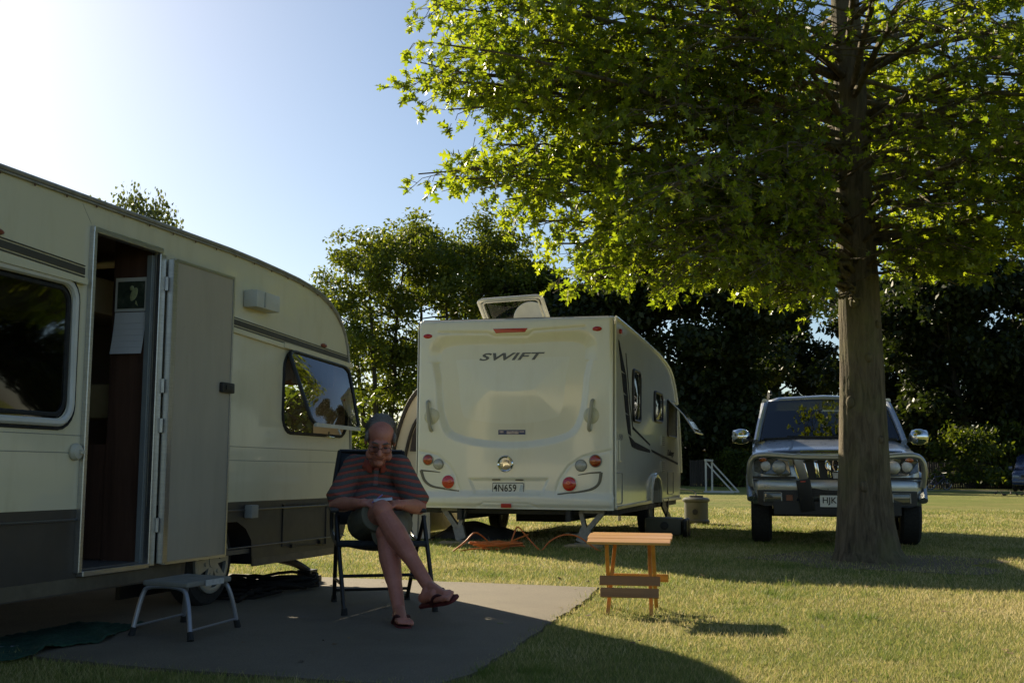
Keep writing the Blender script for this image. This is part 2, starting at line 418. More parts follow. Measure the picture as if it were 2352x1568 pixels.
def blades():
    n = 430000
    y = 4.2 * (30. / 4.2) ** (np.random.rand(n) ** 1.25); x = (np.random.rand(n) - .5) * 2 * (.50 * y + .9)
    k = ~inside(SLAB, x + .07 * np.random.rand(n) ** 2, y - .13 * np.random.rand(n) ** 2); x, y = x[k], y[k]
    dt_ = np.hypot(x - 3.75, (y - 12.0) * .8); k = (dt_ > .3 + 1.3 * np.random.rand(len(x)) ** 1.6); x, y = x[k], y[k]
    tx, ty = x + 2.249, y - 6.2                         # keep the ground under the cream caravan bare
    yl = -.961 * tx + .276 * ty; xl = .276 * tx + .961 * ty
    k = ~((yl > -.05) & (xl < 3.4)); x, y = x[k], y[k]; n = len(x)
    gx, gy = np.floor(x / .34).astype(int), np.floor(y / .34).astype(int); hs = lambda k: np.modf(np.abs(np.sin(gx * 12.9898 + gy * 78.233 + k) * 43758.5453))[0]
    tuft = (np.hypot(x / .34 - gx - .3 - .4 * hs(1), y / .34 - gy - .3 - .4 * hs(2)) < .10 + .16 * hs(4)) & (hs(3) > .80)
    far = np.clip(y / 7, .8, 3.2); h = np.where(tuft, 1.9, 1) * np.random.uniform(.012, .030, n) * (.8 + .25 * far) * np.where(np.random.rand(n) < .04, 1.7, 1)
    w = np.random.uniform(.0017, .0033, n) * far; a = np.random.rand(n) * 6.283; ln = np.random.uniform(.2, 1.1, n) * h; la = np.random.rand(n) * 6.283
    v = np.zeros((n, 3, 3)); ca, sa = np.cos(a) * w, np.sin(a) * w
    v[:, 0] = np.stack([x - ca, y - sa, np.full(n, -.002)], 1); v[:, 1] = np.stack([x + ca, y + sa, np.full(n, -.002)], 1)
    v[:, 2] = np.stack([x + np.cos(la) * ln, y + np.sin(la) * ln, h], 1)
    me = bpy.data.meshes.new('grass_blades'); me.vertices.add(3 * n); me.vertices.foreach_set('co', v.astype(np.float32).ravel())
    me.loops.add(3 * n); me.loops.foreach_set('vertex_index', np.arange(3 * n, dtype=np.int32)); me.polygons.add(n)
    me.polygons.foreach_set('loop_start', np.arange(0, 3 * n, 3, dtype=np.int32)); me.polygons.foreach_set('loop_total', np.full(n, 3, np.int32))
    me.update(calc_edges=True); at = me.attributes.new('tone', 'FLOAT', 'POINT'); at.data.foreach_set('value', np.repeat(np.where(tuft, .28, 1) * np.random.rand(n), 3).astype(np.float32))
    m, t, b = nodes('grass blade'); an = N(t, 'ShaderNodeAttribute', attribute_name='tone'); nz = noise(t, 1.1, 5, .65, (1, .45, 1))
    ad = N(t, 'ShaderNodeMath', operation='MULTIPLY_ADD'); ad.inputs[1].default_value = .6; t.links.new(an.outputs['Fac'], ad.inputs[0])
    h2 = N(t, 'ShaderNodeMath', operation='MULTIPLY'); h2.inputs[1].default_value = .55; t.links.new(nz, h2.inputs[0]); t.links.new(h2.outputs[0], ad.inputs[2])
    pn = noise(t, .42, 4, .6); a3_ = N(t, 'ShaderNodeMath', operation='MULTIPLY_ADD'); a3_.inputs[1].default_value = 1.5; t.links.new(pn, a3_.inputs[0]); sb_ = N(t, 'ShaderNodeMath', operation='SUBTRACT'); sb_.inputs[1].default_value = .75; t.links.new(ad.outputs[0], sb_.inputs[0]); t.links.new(sb_.outputs[0], a3_.inputs[2]); ad = a3_
    c = ramp(t, ad.outputs[0], [(.2, (.13, .19, .034)), (.46, (.29, .31, .080)), (.71, (.46, .395, .16)), (.96, (.62, .52, .28))])
    t.links.new(c, b.inputs['Base Color']); b.inputs['Roughness'].default_value = .6; b.inputs['Specular IOR Level'].default_value = .25
    tl = N(t, 'ShaderNodeBsdfTranslucent'); t.links.new(c, tl.inputs[0]); mx = N(t, 'ShaderNodeMixShader'); mx.inputs[0].default_value = .4
    t.links.new(b.outputs[0], mx.inputs[1]); t.links.new(tl.outputs[0], mx.inputs[2]); t.links.new(mx.outputs[0], t.nodes['Material Output'].inputs[0])
    tag(link('grass_blades', me, m), kind='stuff', label='short dry summer grass of the lawn', cat='grass')
blades()

# a few dead leaves and twigs on the pad and the grass
def litter():
    n = 130; x = np.random.uniform(-2.4, 3.6, n); y = np.random.uniform(4.9, 11.5, n); z = np.where(inside(SLAB, x, y), .017, .03)
    tm = np.array([(0, 0, 0), (.25, .3, .12), (.12, .6, .05), (.0, 1, .1), (-.2, .65, .02), (-.22, .3, .14)]); D = np.random.normal(0, 1, (n, 3)); D[:, 2] *= .1
    m, t, b = nodes('dead leaf'); at = N(t, 'ShaderNodeAttribute', attribute_name='tone'); c = ramp(t, at.outputs['Fac'], [(0, (.10, .055, .025)), (.6, (.22, .14, .06)), (1, (.14, .15, .04))]); t.links.new(c, b.inputs['Base Color']); b.inputs['Roughness'].default_value = .8
    o = leaf_mesh('fallen_leaves', tm, [[0, 1, 2, 3, 4, 5]], np.stack([x, y, z], 1), rotmats(D, .15), np.random.uniform(.02, .06, n), m)
    tag(o, 'dead leaves and bits of twig scattered over pad and lawn', 'leaf litter', None, 'stuff')
litter()
# ================================================================== trees
OAK_SIL = [(840, -400), (866, 60), (856, 110), (812, 142), (830, 178), (850, 196), (792, 214), (835, 270), (930, 282), (1000, 250), (1040, 262), (1130, 282),
           (1150, 300), (1010, 306), (1022, 345), (1060, 365), (985, 375), (848, 385), (856, 455), (1000, 458), (1010, 462), (1040, 482), (1090, 470), (1068, 500), (1110, 545),
           (1170, 560), (1195, 610), (1240, 640), (1228, 690), (1150, 722), (1160, 742), (1262, 705), (1300, 690), (1370, 655), (1480, 690), (1530, 722), (1590, 695), (1650, 662),
           (1720, 690), (1770, 720), (1830, 755), (1880, 742), (1916, 700), (1922, 395), (2004, 395), (2020, 600), (2060, 700), (2110, 640), (2200, 655), (2290, 650),
           (2352, 618), (2600, 600), (2900, -100), (3200, -3000), (700, -3000)]

def pin_oak():
    t = thing('oak_tree', 'tall leafy oak with a bare straight trunk spreading over the right half of the lawn', 'tree', (3.64, 12.1, 0))
    m_bark = barkmat('oak bark', (.040, .032, .023), (.205, .165, .112), 16, 1.0)
    tr = [(3.665, -.15, .47), (3.665, .0, .40), (3.64, .12, .335), (3.622, .38, .30), (3.615, .82, .272), (3.615, 1.27, .254), (3.614, 1.94, .23), (3.606, 2.62, .218), (3.596, 3.31, .203),
          (3.585, 4.0, .186), (3.562, 4.95, .17), (3.54, 5.7, .155), (3.50, 7.2, .12), (3.46, 9.0, .075), (3.45, 10.6, .025)]
    tr = [(x, z, r * .95) for x, z, r in tr]
    mb = MB(); nn = 84; secs = []
    for k in range(len(tr) - 1):
        for j in range(9):
            f = j / 9; x = tr[k][0] * (1 - f) + tr[k + 1][0] * f; z = tr[k][1] * (1 - f) + tr[k + 1][1] * f; r = tr[k][2] * (1 - f) + tr[k + 1][2] * f
            flare = max(0, 1 - z / .5)
            secs.append([(x + r * (1 + .06 * flare * math.sin(5 * a + 1) + .018 * math.sin(9 * a + z * 2.1) + .010 * math.sin(23 * a + 4 * math.sin(z * 1.3 + a)) + random.gauss(0, .005)) * math.cos(a), 12.1 + r * (1 + .06 * flare * math.sin(5 * a + 1) + .018 * math.cos(7 * a + z * 1.7) + .010 * math.sin(23 * a + 4 * math.sin(z * 1.3 + a))) * math.sin(a), z)
                         for a in [2 * math.pi * i / nn for i in range(nn)]])
    for zk, ak, rk in ((.75, -1.9, .045), (1.22, -1.1, .035), (1.6, -2.4, .05), (2.05, -1.5, .04), (2.4, -.9, .035), (2.62, -2.1, .05), (2.9, -1.3, .045)):
        xk = float(np.interp(zk, [q[1] for q in tr], [q[0] for q in tr])); rr_ = float(np.interp(zk, [q[1] for q in tr], [q[2] for q in tr]))
        mb.ell((xk + rr_ * .97 * math.cos(ak), 12.1 + rr_ * .97 * math.sin(ak), zk), (rk, rk, rk * 1.3), u=12, v=8)
    mb.loft(secs, caps=False); mb.build('trunk', m_bark, t, world=True, angle=180)
    # limbs > side branches > twigs > leaves
    rng = np.random.RandomState(11); limbs = MB(); twigs = MB(); P, D = [], []
    def tx(z):
        zz = [q[1] for q in tr]; return float(np.interp(z, zz, [q[0] for q in tr])), float(np.interp(z, zz, [q[2] for q in tr]))
    def ok(p, slack=0):
        if p.z < 1.95: return False
        q = project([p])[0]
        if q[0] > 2420 or q[1] < -40: return True
        if p.y > 12.35 and 1890 < q[0] < 2040 and q[1] < 690: return True
        if 1905 < q[0] < 2000 and -20 < q[1] < 400 and p.y < 12.2 and rng.rand() < .72: return False
        if p.y > 12.2 and p.x < 3.7 and rng.rand() < (.86 if p.z < 6.5 else .6): return False
        return bool(inside(OAK_SIL, np.array([q[0] + rng.normal(0, 7)]), np.array([q[1] + rng.normal(0, 7)]))[0])
    specs = []
    nl = 70
    for i in range(nl):
        f = i / nl; z0 = 2.9 + 7.0 * f ** 1.15; az = i * 2.39996 + rng.normal(0, .18)
        L = np.interp(z0, [2.9, 4.2, 6, 10], [4.9, 5.6, 4.9, 1.5]) * rng.uniform(.85, 1.12)
        el = np.interp(z0, [2.9, 4, 6, 10], [.04, .16, .42, .9]) + rng.normal(0, .08)
        specs.append((z0, az, L, el, np.interp(z0, [2.9, 5, 9], [.16, .08, .02])))
    # low boughs that reach out to the left and towards the lawn
    for z0, tip, dr in [(3.9, (-1.40, 10.0, 4.1), .05), (4.2, (-1.30, 10.2, 4.45), .04), (3.3, (-1.05, 9.8, 3.3), .06), (3.6, (-.55, 10.5, 3.8), .06), (3.2, (-.35, 10.0, 3.15), .08), (3.0, (.1, 10.5, 2.75), .1),
                        (3.0, (.25, 10.0, 2.4), .12), (2.9, (-.08, 9.5, 2.15), .1), (3.5, (.75, 8.4, 2.7), .1), (3.2, (1.26, 9.4, 2.3), .12), (3.4, (1.0, 8.8, 2.9), .1), (3.0, (2.2, 10.2, 2.3), .12), (4.6, (-1.0, 9.6, 5.1), .04),
                        (4.3, (1.7, 8.2, 3.1), .1), (5.0, (-1.15, 10.1, 5.0), .04), (5.4, (-1.0, 9.6, 5.5), .04), (5.2, (-.5, 9.0, 5.2), .05), (5.0, (.2, 8.6, 4.6), .06), (4.6, (-.8, 10.8, 4.3), .05), (4.4, (-.4, 9.9, 4.0), .06), (3.7, (-.1, 10.2, 3.4), .07), (3.5, (.5, 10.0, 3.0), .08), (3.3, (.9, 9.6, 2.6), .1), (3.0, (1.0, 10.6, 2.35), .1), (3.1, (1.9, 9.4, 2.45), .1), (3.2, (2.4, 11.2, 2.4), .1), (3.0, (.4, 10.8, 2.5), .1), (4.2, (.6, 9.0, 3.6), .07), (4.6, (1.2, 8.6, 4.2), .07), (3.9, (2.0, 8.8, 3.2), .09), (2.75, (.9, 10.2, 2.2), .1), (2.8, (1.35, 9.8, 2.12), .1), (2.7, (1.75, 10.2, 2.1), .1), (2.9, (1.6, 9.2, 2.2), .1), (2.7, (2.2, 10.6, 2.1), .1), (2.75, (2.45, 10.0, 2.1), .1), (2.8, (2.75, 10.8, 2.1), .08), (2.9, (2.2, 9.4, 2.2), .1), (2.7, (2.95, 10.6, 2.15), .08), (3.0, (1.05, 9.0, 2.4), .1), (2.9, (.5, 9.8, 2.25), .1), (2.8, (.35, 11.2, 2.35), .1), (3.0, (4.2, 10.8, 2.5), .08), (2.9, (4.7, 10.4, 2.5), .08), (3.1, (5.2, 11.2, 2.6), .08), (3.1, (5.6, 10.4, 2.7), .08), (3.3, (1.3, 9.0, 2.7), .09), (3.6, (.9, 8.9, 3.1), .08), (4.0, (4.7, 16.9, 4.5), .05), (2.7, (1.3, 9.5, 2.06), .12), (2.7, (1.9, 9.6, 2.05), .12), (2.7, (2.3, 9.8, 2.05), .12), (2.65, (2.65, 10.0, 2.05), .1), (2.8, (1.55, 9.2, 2.1), .12), (2.75, (2.15, 9.0, 2.06), .12), (2.65, (2.8, 10.4, 2.06), .1), (2.7, (1.1, 10.0, 2.08), .12), (4.1, (-1.75, 9.9, 4.2), .05), (4.0, (-1.6, 10.1, 4.05), .05), (4.3, (-1.7, 10.2, 4.35), .05), (3.4, (-1.3, 9.7, 3.3), .06), (3.5, (-1.25, 9.9, 3.36), .06), (3.2, (-.6, 9.9, 3.2), .08), (3.5, (-.9, 10.4, 3.75), .06), (5.0, (4.6, 18.2, 6.0), .04), (4.8, (5.2, 17.9, 5.6), .04), (5.2, (4.0, 18.3, 6.2), .04), (5.6, (4.9, 18.5, 6.6), .04), (5.2, (5.6, 18.4, 6.0), .04), (4.6, (4.3, 17.8, 5.2), .04), (4.8, (4.8, 17.4, 5.4), .04), (5.0, (3.6, 17.9, 5.7), .04), (3.4, (5.6, 9.4, 3.2), .08), (3.8, (6.2, 10.4, 3.6), .07), (4.2, (5.4, 8.8, 3.9), .07), (4.6, (6.4, 9.6, 4.4), .06), (5.0, (5.2, 8.4, 4.7), .06), (4.4, (6.8, 11.6, 4.2), .06), (3.6, (5.0, 10.0, 3.3), .08), (4.0, (4.9, 9.2, 3.6), .08), (5.4, (6.0, 10.2, 5.3), .05), (4.8, (7.2, 12.6, 4.6), .05), (4.0, (6.6, 13.2, 3.8), .06), (3.4, (6.0, 13.4, 3.0), .08), (5.0, (6.2, 14.2, 5.0), .05), (3.3, (5.4, 12.6, 2.9), .08), (3.9, (5.8, 11.8, 3.5), .07), (5.0, (-1.05, 10.3, 5.35), .04), (4.6, (-.95, 10.6, 4.75), .04), (4.5, (-.85, 9.8, 4.6), .05), (4.5, (-1.15, 10.4, 4.65), .04), (5.3, (-.7, 10.2, 5.7), .04), (4.8, (-1.0, 11.0, 5.1), .04), (5.2, (-1.3, 10.8, 5.6), .04), (4.2, (-.75, 10.2, 4.25), .05), (4.2, (3.9, 16.7, 4.8), .05), (4.0, (5.4, 16.5, 4.4), .05), (4.2, (3.1, 16.8, 4.6), .05), (5.0, (4.4, 17.0, 5.7), .04), (5.0, (3.6, 17.2, 5.5), .04), (4.6, (5.2, 17.3, 5.2), .04), (4.8, (2.7, 17.0, 5.2), .04), (4.4, (4.3, 15.8, 4.4), .05), (4.6, (3.4, 15.6, 4.7), .05), (3.0, (2.9, 9.9, 2.45), .1), (5.2, (1.9, 7.6, 4.1), .08), (2.9, (2.55, 10.6, 2.3), .1), (3.4, (.5, 11.5, 2.6), .1), (4.9, (-.6, 11.4, 4.6), .05), (4.0, (.1, 12.4, 3.6), .07),
                        (3.0, (4.3, 10.2, 2.75), .1), (3.0, (5.2, 9.8, 2.7), .1), (3.2, (5.0, 10.9, 2.75), .1), (3.6, (6.4, 10.0, 2.8), .1), (3.1, (4.4, 11.2, 2.75), .1), (3.3, (6.0, 12.0, 2.8), .1), (3.2, (3.9, 9.6, 3.1), .1),
                        (4.4, (4.9, 8.3, 3.9), .1), (4.8, (3.1, 7.4, 4.2), .08), (3.1, (1.6, 10.6, 2.45), .1), (3.3, (1.5, 11.8, 2.5), .1), (3.3, (2.0, 13.4, 2.5), .1), (3.4, (.6, 9.4, 2.75), .1)]:
        specs.append((z0, tip, None, None, dr))
    for z0, az, L, el, droop in specs:
        x0, r0 = tx(z0); a = V((x0, 12.1, z0))
        if L is None:
            tip = V(az); d = tip - a; L = d.length * 1.02; h = droop * L; n = 11
            pts = [a + d * (k / n) + V((0, 0, 4 * h * (k / n) * (1 - k / n))) + V(rng.normal(0, .035, 3)) * (k > 0) for k in range(n + 1)]
        else:
            n = 10; d = V((math.cos(az) * math.cos(el), math.sin(az) * math.cos(el), math.sin(el))); p = a.copy(); pts = [p.copy()]
            for k in range(n):
                d = (d + V((0, 0, -droop * .22)) + V(rng.normal(0, .07, 3))).normalized(); p = p + d * (L / n); pts.append(p.copy())
        rb = min(r0 * .36, .006 + .0072 * L)
        cut = next((k for k, p in enumerate(pts) if not ok(p, 30) and (p - a).length > 1.0), len(pts))
        pts = pts[:cut]; n = len(pts) - 1
        if n < 4: continue
        pts = pts[:-1]; n -= 1
        L = sum((pts[k + 1] - pts[k]).length for k in range(n))
        limbs.tube(pts, [max(.006, rb * (1 - .88 * k / n)) for k in range(n + 1)], 7)
        side = 1
        k = .8 if L > 3 else .4
        while k < L * .99:
            f = k / L * n; i = min(int(f), n - 1); q = pts[i].lerp(pts[i + 1], f - i); t0 = (pts[i + 1] - pts[i]).normalized()
            side = -side; lat = t0.cross(V((0, 0, 1))).normalized() * side
            sd_ = (t0 * rng.uniform(.35, .8) + lat * rng.uniform(.5, 1) + V((0, 0, rng.normal(-.02, .22)))).normalized()
            sl = min(1.5, .30 * (L - k) + .42) * rng.uniform(.7, 1.15)
            sp = [q + sd_ * sl * s + V((0, 0, -.10 * sl * s * s)) + V(rng.normal(0, .02, 3)) for s in (0, .3, .6, .85, 1)]
            if ok(sp[2]):
                m_ = 5 if ok(sp[4]) else 3
                limbs.tube(sp[:m_], [max(.003, .010 * sl * (1 - .8 * s)) for s in (0, .3, .6, .85, 1)][:m_], 5)
                for s in np.arange(.12, 1.01, .15 / max(.5, sl)):
                    g = min(s * 4, 3.999); ii = int(g); w = sp[ii].lerp(sp[ii + 1], g - ii)
                    for _ in range(1 if s < .9 else 2):
                        td = (sd_ * rng.uniform(.2, .9) + V(rng.normal(0, .5, 3)) + V((0, 0, -.05))).normalized(); tl = rng.uniform(.10, .26)
                        e = w + td * tl
                        if not ok(e): continue
                        if e.y < 12.6 and e.z < 6.2: twigs.tube([w, e], [.0035, .0016], 3, cap=False)
                        for c in range(rng.randint(3, 6) + (3 if e.x < 1.2 else 5 if e.x > 4.1 else 0)):
                            pp = w.lerp(e, rng.uniform(.35, 1.0)); dd = (td * .6 + V(rng.normal(0, .7, 3)) + V((0, 0, -.18))).normalized()
                            P.append(pp); D.append(dd)
            k += rng.uniform(.13, .22)
    lb = limbs.build('limbs', m_bark, t, world=True, angle=180); tw = twigs.build('twigs', m_bark, t, world=True, angle=180, recalc=False)
    # seven-lobed leaf, two halves folded a little along the midrib
    half = [(0, 0), (.03, .18), (.20, .20), (.34, .30), (.17, .37), (.10, .44), (.30, .53), (.44, .70), (.22, .66), (.09, .70), (.17, .84), (.06, .88), (0, 1.0)]
    tm = [(x, y, .22 * x) for x, y in half] + [(-x, y, .22 * x) for x, y in half[1:-1]]
    nh = len(half); fA = list(range(nh)); fB = [0] + list(range(nh, nh + nh - 2))[::1] + [nh - 1]
    tmpl = np.array(tm); tmpl[:, 2] -= .12 * tmpl[:, 1] ** 2
    P = np.array(P) - np.array([3.64, 12.1, 0]); D = np.array(D)
    LS = np.where(P[:, 0] < -2.6, .98, .90)
    lm = leafmat('oak leaf', (.070, .118, .015), (.22, .262, .036), .66, .33, (2.0, 1.9, .5), .6)
    o = leaf_mesh('crown', tmpl, [fA, fB[::-1]], P, rotmats(D, .75), np.random.uniform(.05, .118, len(P)) * np.where(np.random.rand(len(P)) < .10, 1.35, 1) * LS, lm, t)
    open('/tmp/oak_leaves.txt', 'w').write(str(len(P))) if False else None; return t
pin_oak()

def far_tree(name, H, spread, base, n_leaf, mat, bark, leaf=.24, multi=1, weep=0., seed=1, clump=1.0, lean=0., lat=1.):
    """trunk(s), limbs and a crown of small leaf cards set in uneven clumps; returns its root at the origin"""
    rs = np.random.RandomState(seed); t = bpy.data.objects.new(name, None); COL.objects.link(t)
    wood = MB(); cl = []
    for s in range(multi):
        a = 6.283 * s / multi + rs.rand(); off = V((math.cos(a), math.sin(a), 0)) * (.35 if multi > 1 else 0)
        d = V((math.cos(a) * (.22 if multi > 1 else .02) + lean, math.sin(a) * .2 if multi > 1 else 0, 1)).normalized(); p = off.copy(); pts = [p.copy()]; hh = H * rs.uniform(.86, 1) if s else H
        for k in range(12):
            d = (d + V(rs.normal(0, .05, 3)) + V((0, 0, .05))).normalized(); p = p + d * (hh * .93 / 12) / max(.8, d.z); pts.append(p.copy())
        r = (.024 if multi == 1 else .013) * H
        wood.tube(pts, [r * (1.25 if k == 0 else 1) * (1 - .9 * k / 12) for k in range(13)], 8)
        nb = int(20 / multi) + 8
        for b in range(nb):
            f = base + (1 - base) * (b + rs.rand()) / nb; g = f * 12; i = min(int(g), 11); q = pts[i].lerp(pts[i + 1], g - i)
            rel = (f - base) / (1 - base); prof = (math.sin(math.pi * min(1, .18 + .82 * rel)) ** .7) if weep == 0 else (1 - .6 * rel)
            L = spread * max(.18, prof) * rs.uniform(.65, 1.1); az = b * 2.4 + s + rs.normal(0, .3); e = .15 + .75 * rel
            dd = V((math.cos(az) * math.cos(e), math.sin(az) * math.cos(e) * lat, math.sin(e))); bp = [q]
            for k in range(5):
                dd = (dd + V(rs.normal(0, .16, 3)) + V((0, 0, -.10 - weep))).normalized(); bp.append(bp[-1] + dd * L / 5)
            wood.tube(bp, [max(.02, r * .42 * (1 - f * .5) * (1 - .85 * k / 5)) for k in range(6)], 5)
            for k in range(2, 6):
                for _ in range(2):
                    c = bp[k] + V(rs.normal(0, .10 * spread, 3)); cl.append((c, rs.uniform(.55, 1.25) * clump * spread * .17))
    wood.build('trunk', bark, t, angle=180)
    ctr = np.array([c for c, _ in cl]); rr = np.array([r for _, r in cl]); w = rr ** 2.2; w /= w.sum(); idx = rs.choice(len(cl), n_leaf, p=w)
    v = rs.normal(0, 1, (n_leaf, 3)); v /= np.linalg.norm(v, axis=1, keepdims=True); u = rs.rand(n_leaf) ** .45
    P = ctr[idx] + v * (rr[idx] * u)[:, None] * np.array([1.15, 1.15, .8 if weep == 0 else 1.6])
    P[:, 2] = np.maximum(P[:, 2], .35)
    D = rs.normal(0, 1, (n_leaf, 3)); D[:, 2] -= 2.5 if weep else .2
    tm = np.array([(0, 0, 0), (.30, .38, .06), (.16, .80, 0), (0, 1, -.05), (-.2, .72, .02), (-.28, .35, .06)])
    leaf_mesh('crown', tm, [[0, 1, 2, 3, 4, 5]], P, rotmats(D, .8), rs.uniform(.7, 1.3, n_leaf) * leaf, mat, t)
    return t
M_ash = leafmat('ash leaf', (.052, .088, .012), (.17, .19, .032), .48, .5, (1.5, 1.45, .5), .4)
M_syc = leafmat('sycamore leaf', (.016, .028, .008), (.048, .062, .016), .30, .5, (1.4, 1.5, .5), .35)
M_birch = leafmat('birch leaf', (.06, .085, .03), (.14, .155, .06), .4, .5, (1.3, 1.3, .6), .4)
M_bush = leafmat('bush leaf', (.035, .06, .010), (.095, .12, .02), .5, .5, (1.6, 1.5, .45), .4)
M_fbark = barkmat('far bark', (.03, .025, .02), (.09, .075, .06), 2.5, .5)

def place(o, px, Y, label, cat, group=None, rz=0., s=1.):
    o.location = ((px - 1176) / 2700 * Y, Y, 0); o.rotation_euler = (0, 0, rz); o.scale = (s, s, s)
    return tag(o, label, cat, group)
G = 'trees along the far edge of the field'
ash = far_tree('ash_tree', 17.5, 5.7, .28, 27000, M_ash, M_fbark, .25, 3, seed=3, clump=.80, lean=-.03)
ash.scale = (1.08,) * 3; place(ash, 868, 84, 'loose green tree with several slim leaning trunks, left of the white caravan', 'tree', G, 0, 1.10)
a2 = copy_tree(ash); place(a2, 1010, 88, 'loose green tree rising right behind the left edge of the white caravan', 'tree', G, 2.2, 1.16)
a3 = copy_tree(ash); place(a3, 1150, 92, 'tall airy tree whose two thin trunks show left of the open roof hatch', 'tree', G, 4.0, 1.2)
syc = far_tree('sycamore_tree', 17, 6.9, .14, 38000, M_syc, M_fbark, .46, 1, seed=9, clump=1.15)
SY = [(1290, 96, .5, 1.02, 'dark tree standing behind the roof of the white caravan'), (1440, 90, 1.7, 1.0, 'dark tree directly above the nose of the white caravan'),
      (1632, 84, 3.0, .98, 'dark tree whose thick trunk stands behind the white goal frame'), (1765, 100, 4.4, .84, 'dark tree between the goal frame and the silver car'),
      (2110, 92, 5.2, .98, 'dark tree just right of the oak trunk, above the right mirror of the silver car'), (2235, 84, .9, 1.0, 'dark tree behind the sunlit bush'),
      (2400, 88, 2.6, 1.08, 'dark tree at the right edge behind the parked van'), (2000, 112, 3.7, .55, 'dark lower tree hidden behind the oak trunk and silver car')]
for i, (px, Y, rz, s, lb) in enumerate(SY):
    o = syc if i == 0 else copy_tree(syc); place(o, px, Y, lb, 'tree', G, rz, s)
for px, py in ((46, 44), (56, 34), (38, 56)):
    o = copy_tree(syc); o.location = (px, py, 0); o.rotation_euler = (0, 0, px); tag(o, 'dark tree beyond the right edge, showing only as a reflection in the cream caravan window', 'tree', 'trees out of frame on the right')
birch = far_tree('birch_tree', 10.9, 3.3, .30, 26000, M_birch, M_fbark, .15, 3, weep=.42, seed=5, clump=1.0)
place(birch, 118, 41.5, 'weeping birch whose drooping top is nearer the doorway above the cream caravan roof', 'tree')
b2_ = copy_tree(birch); place(b2_, 44, 41.0, 'weeping birch top just left of the other one above the cream caravan roof', 'tree', None, .25, 1.03)
bush = far_tree('bush', 3.4, 2.2, .05, 3600, M_bush, M_fbark, .26, 3, seed=21, clump=1.3)
place(bush, 2215, 74, 'bright yellow-green bush left of the dark van', 'bush', 'bushes along the far fence'); bush.location.z = .3
for px, Y, s, lb in [(2330, 79, 1.25, 'green bush rising behind the roof of the dark van'), (800, 70, 1.0, 'low bush beside the front window of the cream caravan'), (905, 66, .95, 'low bush behind the head of the seated man'), (700, 44, 1.15, 'green bush seen through the open front window of the cream caravan'), (1690, 78, .7, 'low bush right of the white goal frame')]:
    o = copy_tree(bush); place(o, px, Y, lb, 'bush', 'bushes along the far fence', px, s)

# ---- dark timber fence along the far edge, and a house seen through the trees
fe = thing('timber_fence', 'dark paling fence under the trees at the far edge of the field', 'fence', (12, 79, 0))
pal = MB(); x = 0.
while x < 52:
    hh = 1.75 + random.gauss(0, .02); pal.box((x, random.gauss(0, .008), hh / 2), (.135, .022, hh)); x += .155
pal.build('palings', woodmat('old fence timber', (.035, .027, .02), (.075, .058, .043), .85, 2, .8), fe, smooth=False)
rl = MB(); rl.box((26, .05, .45), (52, .05, .09)); rl.box((26, .05, 1.35), (52, .05, .09)); rl.build('rails', _mats.get('x') or pm('fence rail', (.05, .04, .03), .9), fe, smooth=False)
ho = thing('house', 'pale pink house glimpsed through the trees behind the goal frame', 'house', (18.2, 112, 0), rad(-12))
w = MB(); w.box((0, 0, 1.5), (9, 6, 3.0)); w.build('wall', pm('pink render', (.42, .31, .26), .9, vs=1), ho, smooth=False)
w = MB(); w.prism([(-4.9, -3.4, 3.0), (-4.9, 3.4, 3.0), (-4.9, 0, 4.6)], (9.8, 0, 0)); w.build('roof', pm('iron roof', (.25, .22, .20), .6, vs=1), ho, smooth=False)
for xx in (-2.6, .9):
    w = MB(); w.box((xx, -3.03, 1.55), (1.5, .1, 1.2)); wf = w.build('window', pm('white joinery', (.6, .6, .57), .5), ho, smooth=False)
    w = MB(); w.box((xx, -3.085, 1.55), (1.3, .02, 1.0)); w.build('pane', pm('dark window', (.03, .035, .04), .05), wf, smooth=False)

# ---- goal frame, dark van, bicycle, birds
g = thing('goal_frame', 'white wooden goal frame standing on the far side of the lawn', 'goal', (8.9, 54.0, 0), rad(160))
M_goal = pm('white painted timber', (.55, .53, .48), .7, vs=3)
for yy in (0, -1.55):
    b_ = MB(); b_.box((0, yy, .71), (.075, .075, 1.42)); b_.build('post', M_goal, g, smooth=False)
    b_ = MB(); b_.bar((.02, yy + .002, 1.40), (-1.22, yy + .002, .05), .06, .06); b_.build('brace', M_goal, g, smooth=False)
    b_ = MB(); b_.bar((.1, yy + .004, .035), (-1.26, yy + .004, .035), .08, .07); b_.build('ground_bar', M_goal, g, smooth=False)
b_ = MB(); b_.bar((0, -1.62, 1.47), (0, .08, 1.47), .10, .095); b_.build('crossbar', M_goal, g, smooth=False)
# ================================================================== white touring caravan in the middle
SW = thing('touring_caravan', 'white touring caravan seen from its rear, with an open roof hatch and steadies down', 'caravan', (1.209, 13.9, 0), rad(-15.5))
def gelcoat(name, col, rough=.16, dirt=.32):
    m, t, b = nodes(name); n = noise(t, 1.3, 4); d = noise(t, 5, 6, .7, (1, 1, .25))
    c = ramp(t, n, [(.3, tuple(x * .96 for x in col)), (.7, col)])
    c = mixc(t, ramp(t, d, [(.52, (0, 0, 0)), (.85, (dirt,) * 3)]), c, tuple(x * y for x, y in zip(col, (.72, .68, .56))))
    t.links.new(c, b.inputs['Base Color']); b.inputs['Roughness'].default_value = rough
    b.inputs['Coat Weight'].default_value = .5; b.inputs['Coat Roughness'].default_value = .05
    bump(t, b, n, .03, .02); return m
M_gel = gelcoat('white gelcoat', (.81, .79, .70)); M_side = gelcoat('white side panel', (.78, .75, .64), .14)
M_dark = pm('dark tinted acrylic', (.018, .018, .020), .05, vs=8, coat=.5); M_decal = pm('charcoal decal', (.02, .02, .021), .75, vs=8, spec=.05)
M_grey = pm('grey trim', (.23, .225, .20), .45, vs=14)
